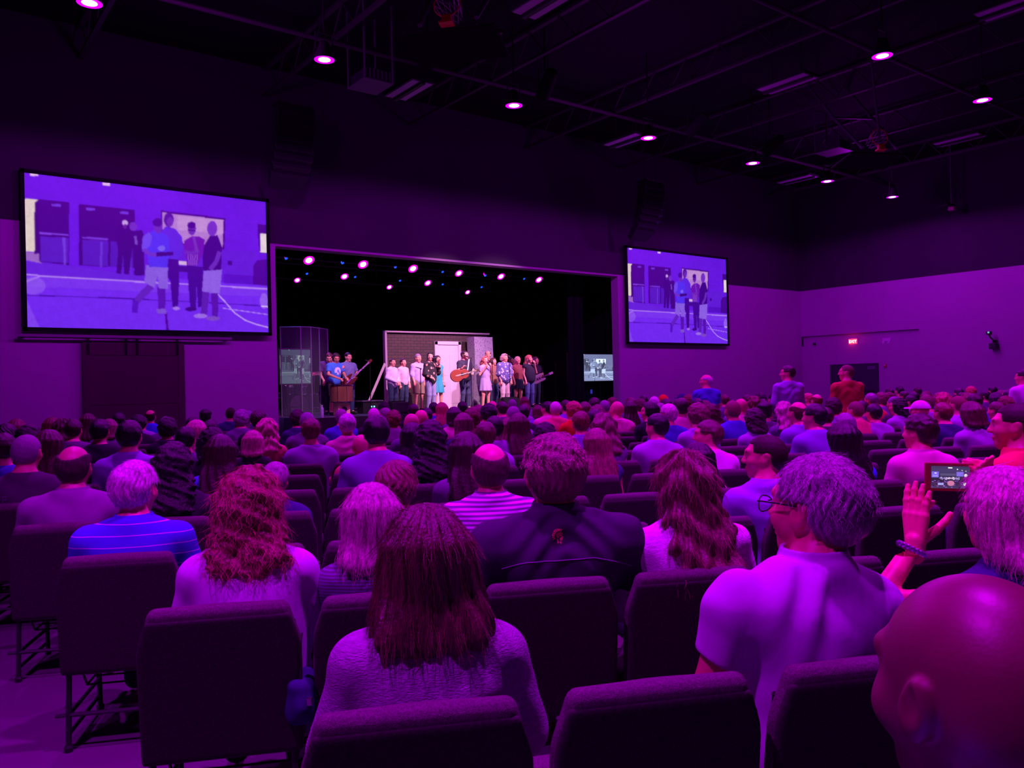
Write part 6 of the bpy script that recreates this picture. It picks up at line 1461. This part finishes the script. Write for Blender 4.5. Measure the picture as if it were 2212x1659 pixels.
# faint print on the dark tee, far left
tee = [o for o in bpy.data.objects if o.get('label', '').startswith('seated grey haired man in a dark tee')][0]; tsh = [c for c in tee.children if c.name.startswith('shirt')][0]
prn = [[(-1, -.25), (-.86, -.25), (-.86, .55), (-1, .55)], [(-.7, -.25), (-.3, -.25), (-.3, -.1), (-.7, -.1)], [(-.7, .1), (-.3, .1), (-.3, .3), (-.7, .3)], [(-.7, -.25), (-.58, -.25), (-.58, .3), (-.7, .3)], [(-.1, -.25), (.05, -.25), (.05, .6), (-.1, .6)], [(.25, -.7), (.4, -.7), (.4, .3), (.25, .3)], [(.4, .15), (.8, .15), (.8, .3), (.4, .3)], [(.4, -.25), (.8, -.25), (.8, -.1), (.4, -.1)], [(.68, -.25), (.8, -.25), (.8, .3), (.68, .3)]]
decal(tsh, prn, -.11, .90, .055, mat('faded_print', (.16, .14, .20), .8), 'back_print', n=40)
# dark handbag wedged beside the redhead
bc = at_depth(652, 1480, 2.86); bx = MB(); hb = empty('handbag', (bc.x, bc.y, bc.z - .09), RZ, 'small dark blue handbag with a shiny clasp beside the wavy red haired woman', 'handbag')
v, q = surf(lambda p: sm(rbox(p, (0, 0, .06), .045, .10, .075, .03), ell(p, (0, 0, .04), (.055, .12, .06)), .03) + .004 * wob(p, 60, 1), (-.1, -.16, -.06), (.1, .16, .2), .006)
link('bag_body', np_mesh('bag_body', v, q), M['cloth'], hb, (.03, .03, .12)); MB().tube([(0, -.07, .12), (0, -.05, .26), (0, .05, .26), (0, .07, .12)], .006, 6).build('strap', M['black'], hb); MB().box((.03, -.10, .07), (.02, .02, .03), bev=.004).build('clasp', M['chrome'], hb)
# ------------------------------------------------------------------ the rest of the crowd fills the far seats
taken = [uv for uv, _ in placed]
hairs = [('short', 'darkbrown', 'M', 'short dark hair'), ('short', 'brown', 'M', 'short brown hair'), ('buzz', 'grey', 'M', 'cropped grey hair'), ('bob', 'brown', 'F', 'brown bob'), ('long', 'darkbrown', 'F', 'long dark hair'), ('curly_short', 'auburn', 'F', 'auburn curls'), ('wavy', 'lightbrown', 'F', 'light brown waves'), ('short', 'black', 'M', 'short black hair')]
rnd = random.Random(21)
for (k, j), ch in sorted(CHAIRS.items()):
    if k < 4: continue
    u, v = uv_of(ch.location)
    if any(abs(u - a) < .40 and abs(v - .272 + .26 - b + .0) < .55 for a, b in taken): continue
    loc = ch.location; px, py, w = project((loc.x, loc.y, 1.27))
    if px < -10 or px > 2222: continue
    prob = .15 if k == 4 else .25 if k == 5 else .40 if k == 6 else .66
    if 590 < px < 740 and k < 12: prob *= .3
    if rnd.random() > prob: continue
    lim = sky(px); zt = CAMZ - (py - project((loc.x, loc.y, CAMZ))[1]) * 0
    ptop = max(py + rnd.uniform(-3, 6) * 14 / max(w, 6), lim + rnd.uniform(0, 3))
    st, hc, g, txt = rnd.choice(hairs); sc_ = rnd.choice(['purple', 'navy', 'lavender', 'black', 'violet', 'grey', 'maroon', 'blue', 'darkgrey'])
    zone = 'under the left screen' if px < 600 else 'before the stage left' if px < 900 else 'before the stage centre' if px < 1340 else 'under the right screen' if px < 1620 else 'below the doors' if px < 1950 else 'by the right edge'
    depth_ = 'middle rows' if k < 8 else 'far rows'
    add_person(px, ptop, k, g, st, hc, rnd.choice(['tee', 'tee', 'polo']), sc_, rnd.choice([0, 0, 0, 12, 25]), 'seated %s, %s, %s shirt, %s %s' % ('man' if g == 'M' else 'woman', txt, {'darkgrey': 'dark grey'}.get(sc_, sc_), depth_, zone),
               group='%s people with %s and %s shirts %s' % (depth_, txt, sc_, zone), smin=.80)
# ------------------------------------------------------------------ the band and singers on stage
def performer(px, py, y, J, label, hair=None, tops=(), bottoms=(), skin='fair', rz=0.0, shoes=(.03, .02, .03), h=.013, floor=SZ):
    p = at_y(px, py, y); tt = J['H'][2] + J['hs'] * .122 + .012; s = (p.z - floor) / tt
    R_ = Matrix.Rotation(PI + rz, 3, 'Z'); off = R_ @ Vector((J['H'][0] * s, J['H'][1] * s, 0))
    o = link('person', mk_body(J, h, hh=.007), M['skin'], None, SKIN[skin]); o.location = Vector((p.x, p.y, floor)) - off; o.rotation_euler = (0, 0, PI + rz); o.scale = (s, s, s); tag(o, label, 'person')
    out = [o]
    for nm, f, m, c in list(tops) + list(bottoms): out.append(link(nm, mk(f, J, .012, nm), m, o, SHIRTC[c] if isinstance(c, str) else c))
    link('shoes', mk(shoes_fn(J), J, .013, 'shoes'), M['cloth'], o, shoes)
    if hair: st, kw, m, c = hair; link('hair', mk_hair(J, st, **kw), m, o, HAIRC[c])
    bpy.context.view_layer.update(); return out
CL = M['cloth']; JEAN = (.05, .07, .16); DJ = (.03, .04, .09)
def dn(**k): return standing(**k)
hang = dict(el=[(-.22, -.01, 1.10), (.22, -.01, 1.10)], wr=[(-.20, .08, .87), (.20, .08, .87)])
front = dict(el=[(-.23, .0, 1.10), (.23, .0, 1.10)], wr=[(-.04, .22, .96), (.04, .22, .96)], hd=[(.6, .5, -.5), (-.6, .5, -.5)])
FW = dict(w=.86, b=.86, arm=.82, hs=1.0)
# a: man bending behind on the far left, b: boy in blue tee drumming, c: bass player
Ja = standing(C=(0, .10, 1.20), N=(0, .16, 1.38), H=(0, .25, 1.48), pitch=-25, sh=[(-.185, .13, 1.33), (.185, .13, 1.33)], el=[(-.25, .12, 1.05), (.25, .12, 1.05)], wr=[(-.15, .30, .90), (.15, .30, .90)])
performer(711, 762, 22.2, Ja, 'man in a purple tee bending forward behind the drumming boy', ('short', dict(h=.009), M['hair'], 'brown'), [('shirt', top_fn(Ja, .65, hem=.84), CL, 'purple')], [('trousers', pants_fn(Ja), CL, (.02, .02, .03))], rz=-.5)
Jb = standing(C=(0, .04, 1.22), N=(0, .05, 1.42), H=(0, .11, 1.56), pitch=-22, yaw=-20, sh=[(-.19, .04, 1.35), (.19, .04, 1.35)], el=[(-.26, .10, 1.12), (.26, .10, 1.12)], wr=[(-.14, .34, 1.02), (.12, .38, 1.00)], hd=[(.2, .9, -.3), (-.2, .9, -.3)], w=1.0)
ob = performer(726, 763, 21.55, Jb, 'boy in a bright blue tee with white round logo playing the wooden drum', ('curly', dict(h=.009, L=.02, vol=1.0), M['curl'], 'darkbrown'), [('shirt', top_fn(Jb, .68, hem=.78, seed=2), CL, (.07, .25, .75))], [('shorts', pants_fn(Jb, .45), CL, (.06, .03, .05))], 'mid', rz=.2)
try:
    disc = [(math.cos(a), math.sin(a)) for a in np.linspace(0, 2 * PI, 24, endpoint=False)]
    left = [(math.cos(a) * .98, math.sin(a) * .98) for a in np.linspace(-2.6, 1.0, 16)]
    decal(ob[1], [disc], .0, 1.21, .105, mat('logo_white', (.80, .80, .85), .6), 'logo_disc', y0=1.5, dirn=-1, off=.004)
    decal(ob[1], [[(-.1, .55), (.15, .2), (.45, -.1), (.12, -.05), (.2, -.6), (-.05, -.25), (-.3, -.95), (-.6, -.75), (-.25, 0)], [(.5, -.35), (.9, -.6), (.5, -.9), (.3, -.7)]], .0, 1.21, .105, mat('logo_blue', (.07, .25, .75), .6), 'logo_mark', y0=1.5, dirn=-1, off=.007)
except Exception as e: print('logo', e)
Jc = standing(el=[(-.27, .02, 1.14), (.26, .02, 1.12)], wr=[(-.06, .24, 1.06), (.36, .24, 1.22)], hd=[(.6, .6, -.1), (-.2, .5, .6)], w=1.05, b=1.05, yaw=8, pitch=-6)
oc = performer(752, 761, 21.9, Jc, 'man in a grey blue polo playing a bass guitar beside the wooden drum', ('short', dict(h=.009), M['hair'], 'black'), [('shirt', top_fn(Jc, .72, hem=.80, collar=1), CL, (.20, .22, .42))], [('trousers', pants_fn(Jc), CL, JEAN)], rz=.1)
# guitars
def guitar(name, body_c, head_c, up, label, kind='acoustic', m=None, sc=1.0):
    """body and neck laid from body centre to head"""
    b = Vector(body_c); hd = Vector(head_c); ax = (hd - b).normalized(); up = (Vector(up) - ax * Vector(up).dot(ax)).normalized(); si = ax.cross(up)
    Mx = Matrix(((ax.x, si.x, up.x, b.x), (ax.y, si.y, up.y, b.y), (ax.z, si.z, up.z, b.z), (0, 0, 0, 1))); L_ = (hd - b).length
    o = bpy.data.objects.new(name, None); COL.objects.link(o); o.matrix_world = Mx; tag(o, label, 'guitar')
    t = .05 if kind == 'acoustic' else .022
    def f(p):
        q = (p[0], p[1], p[2] * 1.0)
        if kind == 'acoustic': d = sm(ell((p[0] + .10, p[1], 0 * p[2]), (0, 0, 0), (.20, .195, 1)), ell((p[0] - .14, p[1], 0 * p[2]), (0, 0, 0), (.145, .145, 1)), .06)
        else:
            d = sm(ell((p[0] + .08, p[1], 0 * p[2]), (0, 0, 0), (.17, .15, 1)), ell((p[0] - .12, p[1] - .09, 0 * p[2]), (0, 0, 0), (.13, .05, 1)), .05); d = sm(d, ell((p[0] - .10, p[1] + .09, 0 * p[2]), (0, 0, 0), (.10, .045, 1)), .05)
        return smx(d, np.abs(p[2]) - t, .008)
    v, q = surf(f, (-.36, -.26, -.09), (.36, .26, .09), .010); link('guitar_body', np_mesh('guitar_body', v, q), m, o)
    MB().box((L_ * .5 + .05, 0, t + .004), (L_ - .15, .045, .02), bev=.004).build('neck', mat('fretboard', (.10, .04, .03), .5) if 'fretboard' not in bpy.data.materials else bpy.data.materials['fretboard'], o)
    MB().box((L_ + .03, 0, t), (.15, .075, .016), bev=.004).build('headstock', m if kind != 'acoustic' else bpy.data.materials['fretboard'], o)
    if kind == 'acoustic': MB().lathe([(.001, t), (.05, t), (.05, t + .003), (.001, t + .003)], 20, T(.07, 0, 0)).build('sound_hole', M['black'], o)
    else: MB().box((-.02, 0, t + .003), (.03, .08, .01)).box((.06, 0, t + .003), (.03, .08, .01)).build('pickups', M['black'], o)
    mb = MB()
    for i in range(4): mb.tube([(-.15, -.015 + i * .01, t + .02), (L_, -.015 + i * .01, t + .018)], .0012, 3)
    mb.build('strings', M['chrome'], o); return o
guitar('bass_guitar', at_y(754, 822, 21.62), at_y(797, 782, 21.5), (0, -1, .1), 'dark red bass guitar with long neck pointing up right', 'electric', mat('bass_red', (.14, .02, .02), .3))
# singers left to right
Jd = dn(**FW, **front, yaw=-12)
performer(848, 774, 21.2, Jd, 'woman with glasses and flowing white top, leftmost of the singers', ('buzz', dict(h=.009, vol=2), M['hair'], 'darkbrown'), [('shirt', top_fn(Jd, 1.9, hem=.74, loose=.8), CL, 'white')], [('trousers', pants_fn(Jd), CL, DJ)], rz=.3)
Je = dn(**FW, **hang, yaw=-8)
performer(871, 774, 21.9, Je, 'woman in a pale pink shirt and dark jeans, second of the singers from the left', ('pony', dict(h=.009, L=.12), M['hair'], 'darkbrown'), [('shirt', top_fn(Je, 1.6, hem=.86), CL, (.75, .45, .55))], [('trousers', pants_fn(Je), CL, DJ)], rz=.2)
Jf = dn(**hang, w=.98, yaw=-5)
performer(903, 764, 22.0, Jf, 'grey haired man in a lavender shirt and khaki shorts', ('short', dict(h=.009), M['hair'], 'grey'), [('shirt', top_fn(Jf, 1.2, hem=.78, collar=1), CL, (.50, .42, .75))], [('shorts', pants_fn(Jf, .46, loose=.02), CL, (.28, .18, .13))], rz=.1)
Jg = dn(**FW, yaw=-62, pitch=6, el=[(-.26, .06, 1.14), (.20, -.02, 1.10)], wr=[(-.12, .24, 1.40), (.16, .16, .98)], hd=[(.3, .2, .8), (-.3, .5, -.3)])
og = performer(930, 761, 20.9, Jg, 'woman in a dark floral kimono singing into a microphone, left of the stage door', ('curly', dict(h=.009, L=.26, vol=1.1), M['curl'], 'black'), [('kimono', top_fn(Jg, 1.7, hem=.60, loose=1.2, g=.03, seed=2), M['floral_dark'], 'black')], [('trousers', pants_fn(Jg), CL, (.30, .32, .48))], rz=.3)
m0 = og[0].matrix_world @ Vector((-.09, .30, 1.49))
def hand_mic(p, d, label):
    p = Vector(p); d = Vector(d).normalized(); o = MB().tube([p, p + d * .16], [.017, .012], 10).tube([p + d * .16, p + d * .22], .004, 5).build('handheld_microphone', M['black']); MB().lathe([(.005, -.03), (.022, -.018), (.026, 0), (.020, .02)], 12, Matrix.Translation(p)).build('microphone_head', M['chrome'], o); tag(o, label, 'microphone')
q = at_y(933, 773, 20.62); hand_mic(q, (.9, -.2, -.05), 'dark handheld microphone of the woman in the floral kimono')
Jh = dn(**FW, **hang, yaw=5)
performer(945, 768, 22.1, Jh, 'woman in a teal dress standing behind the floral kimono singer', ('long', dict(h=.009, L=.2), M['hair'], 'darkbrown'), [('dress', lambda p, J=Jh: np.minimum(top_fn(J, 0, hem=.88)(p), skirt_fn(J, 1.0, .55, .15, .21)(p)), CL, (.05, .42, .46))], [])
Ji = dn(w=1.05, b=1.05, el=[(-.29, .04, 1.14), (.27, .06, 1.13)], wr=[(-.10, .24, 1.08), (.33, .28, 1.20)], hd=[(.6, .5, -.2), (-.3, .5, .5)], yaw=10)
oi = performer(1004, 757, 20.9, Ji, 'bearded man in a dark tee and jeans playing an acoustic guitar at centre stage', ('short', dict(h=.009), M['hair'], 'darkbrown'), [('shirt', top_fn(Ji, .7, hem=.80), CL, (.045, .04, .07))], [('trousers', pants_fn(Ji), CL, (.06, .07, .13))], rz=.1)
MB().tube([oi[0].matrix_world.inverted() @ at_y(1013, 776, 20.72), oi[0].matrix_world.inverted() @ at_y(1010, 800, 20.68)], .022, 4).build('guitar_strap', M['white_plastic'], oi[0])
guitar('acoustic_guitar', at_y(993, 810, 20.62), at_y(1028, 801, 20.45), (0, -1, .1), 'reddish brown acoustic guitar held at centre stage', 'acoustic', mat('guitar_wood', (.32, .07, .04), .3))
Jj = dn(**FW, el=[(-.24, .04, 1.14), (.24, .04, 1.12)], wr=[(-.10, .18, 1.36), (.10, .16, 1.34)], hd=[(.3, .3, .7), (-.3, .3, .7)], yaw=-15)
performer(1048, 770, 21.0, Jj, 'woman with ginger hair and short lavender dress holding a microphone', ('wavy', dict(h=.009, L=.14), M['hair'], 'ginger'), [('dress', lambda p, J=Jj: np.minimum(top_fn(J, .6, hem=.88, seed=3)(p), skirt_fn(J, 1.05, .60, .15, .22)(p)), CL, (.42, .32, .55))], [], shoes=(.3, .1, .06))
q = at_y(1053, 782, 20.75); hand_mic(q, (.5, -.2, -.9), 'handheld microphone of the ginger haired singer')
Jk = dn(**hang, w=1.08, b=1.1, yaw=-40)
performer(1054, 757, 21.9, Jk, 'tall balding man behind the ginger haired singer', ('ring', dict(h=.009), M['buzz'], 'darkbrown'), [('shirt', top_fn(Jk, .7, hem=.8), CL, 'maroon')], [('trousers', pants_fn(Jk), CL, DJ)], 'mid')
Jl = dn(**FW, **hang, yaw=15)
performer(1066, 773, 21.7, Jl, 'woman with long brown hair, brown vest and pale shirt right of the ginger singer', ('long', dict(h=.009, L=.24), M['hair'], 'brown'), [('shirt', top_fn(Jl, .9, hem=.8), CL, (.60, .45, .55)), ('vest', top_fn(Jl, 0, hem=.62, g=.024), CL, (.28, .12, .09))], [('trousers', pants_fn(Jl), CL, JEAN)])
Jm = dn(**hang, w=1.05, b=1.15, arm=1.0, yaw=10)
performer(1090, 764, 21.0, Jm, 'woman with short blonde hair and blue white floral tunic over pale trousers', ('curly', dict(h=.009, L=.08, vol=1), M['curl'], 'blonde'), [('tunic', top_fn(Jm, 1.1, hem=.66, loose=1.2, g=.03, seed=4), M['floral_blue'], 'white')], [('trousers', pants_fn(Jm), CL, (.70, .50, .52))])
Jn = dn(**hang, w=1.0, yaw=10)
performer(1104, 771, 22.6, Jn, 'shaded dark skinned person behind the floral tunic singer', ('buzz', dict(h=.009), M['buzz'], 'black'), [('shirt', top_fn(Jn, .7, hem=.8), CL, 'black')], [('trousers', pants_fn(Jn), CL, DJ)], 'dark')
Jo = dn(**FW, **hang, yaw=-10, pitch=8)
performer(1118, 770, 21.6, Jo, 'blonde woman in a maroon sleeveless blouse and dark short skirt', ('bob', dict(h=.009, L=.14), M['hair'], 'blonde'), [('blouse', top_fn(Jo, .3, hem=.85, loose=.5), CL, (.30, .07, .08))], [('skirt', skirt_fn(Jo, 1.0, .62, .17, .23), CL, (.02, .02, .05))])
Jp = dn(w=1.0, b=1.15, arm=1.0, el=[(-.25, .06, 1.14), (.22, .0, 1.10)], wr=[(-.11, .16, 1.40), (.22, .10, .87)], hd=[(.3, .2, .8), (0, .1, -1)], yaw=25)
performer(1143, 767, 20.9, Jp, 'woman with long strawberry blonde hair, black sleeveless top and blue jeans', ('long', dict(h=.009, L=.22, vol=1.05), M['hair'], 'ginger'), [('top', top_fn(Jp, .15, hem=.80, loose=1.0, neck=.02), CL, 'black')], [('trousers', pants_fn(Jp), CL, (.10, .13, .30))])
q = at_y(1140, 778, 20.7); hand_mic(q, (-.2, -.2, -.9), 'handheld microphone of the strawberry blonde singer')
Jq = dn(w=1.0, el=[(-.27, .04, 1.12), (.27, .06, 1.10)], wr=[(-.08, .24, 1.04), (.34, .28, 1.12)], hd=[(.6, .5, -.2), (-.3, .5, .5)], yaw=20)
performer(1157, 771, 21.8, Jq, 'guitarist in a dark shirt behind the strawberry blonde singer', ('curly', dict(h=.009, L=.03), M['curl'], 'brown'), [('shirt', top_fn(Jq, .7, hem=.78), CL, 'black')], [('trousers', pants_fn(Jq), CL, (.05, .06, .10))])
guitar('electric_guitar', at_y(1162, 818, 21.4), at_y(1188, 807, 21.15), (0, -1, .1), 'white electric guitar of the rear guitarist at the right', 'electric', mat('guitar_white', (.75, .65, .6), .3))
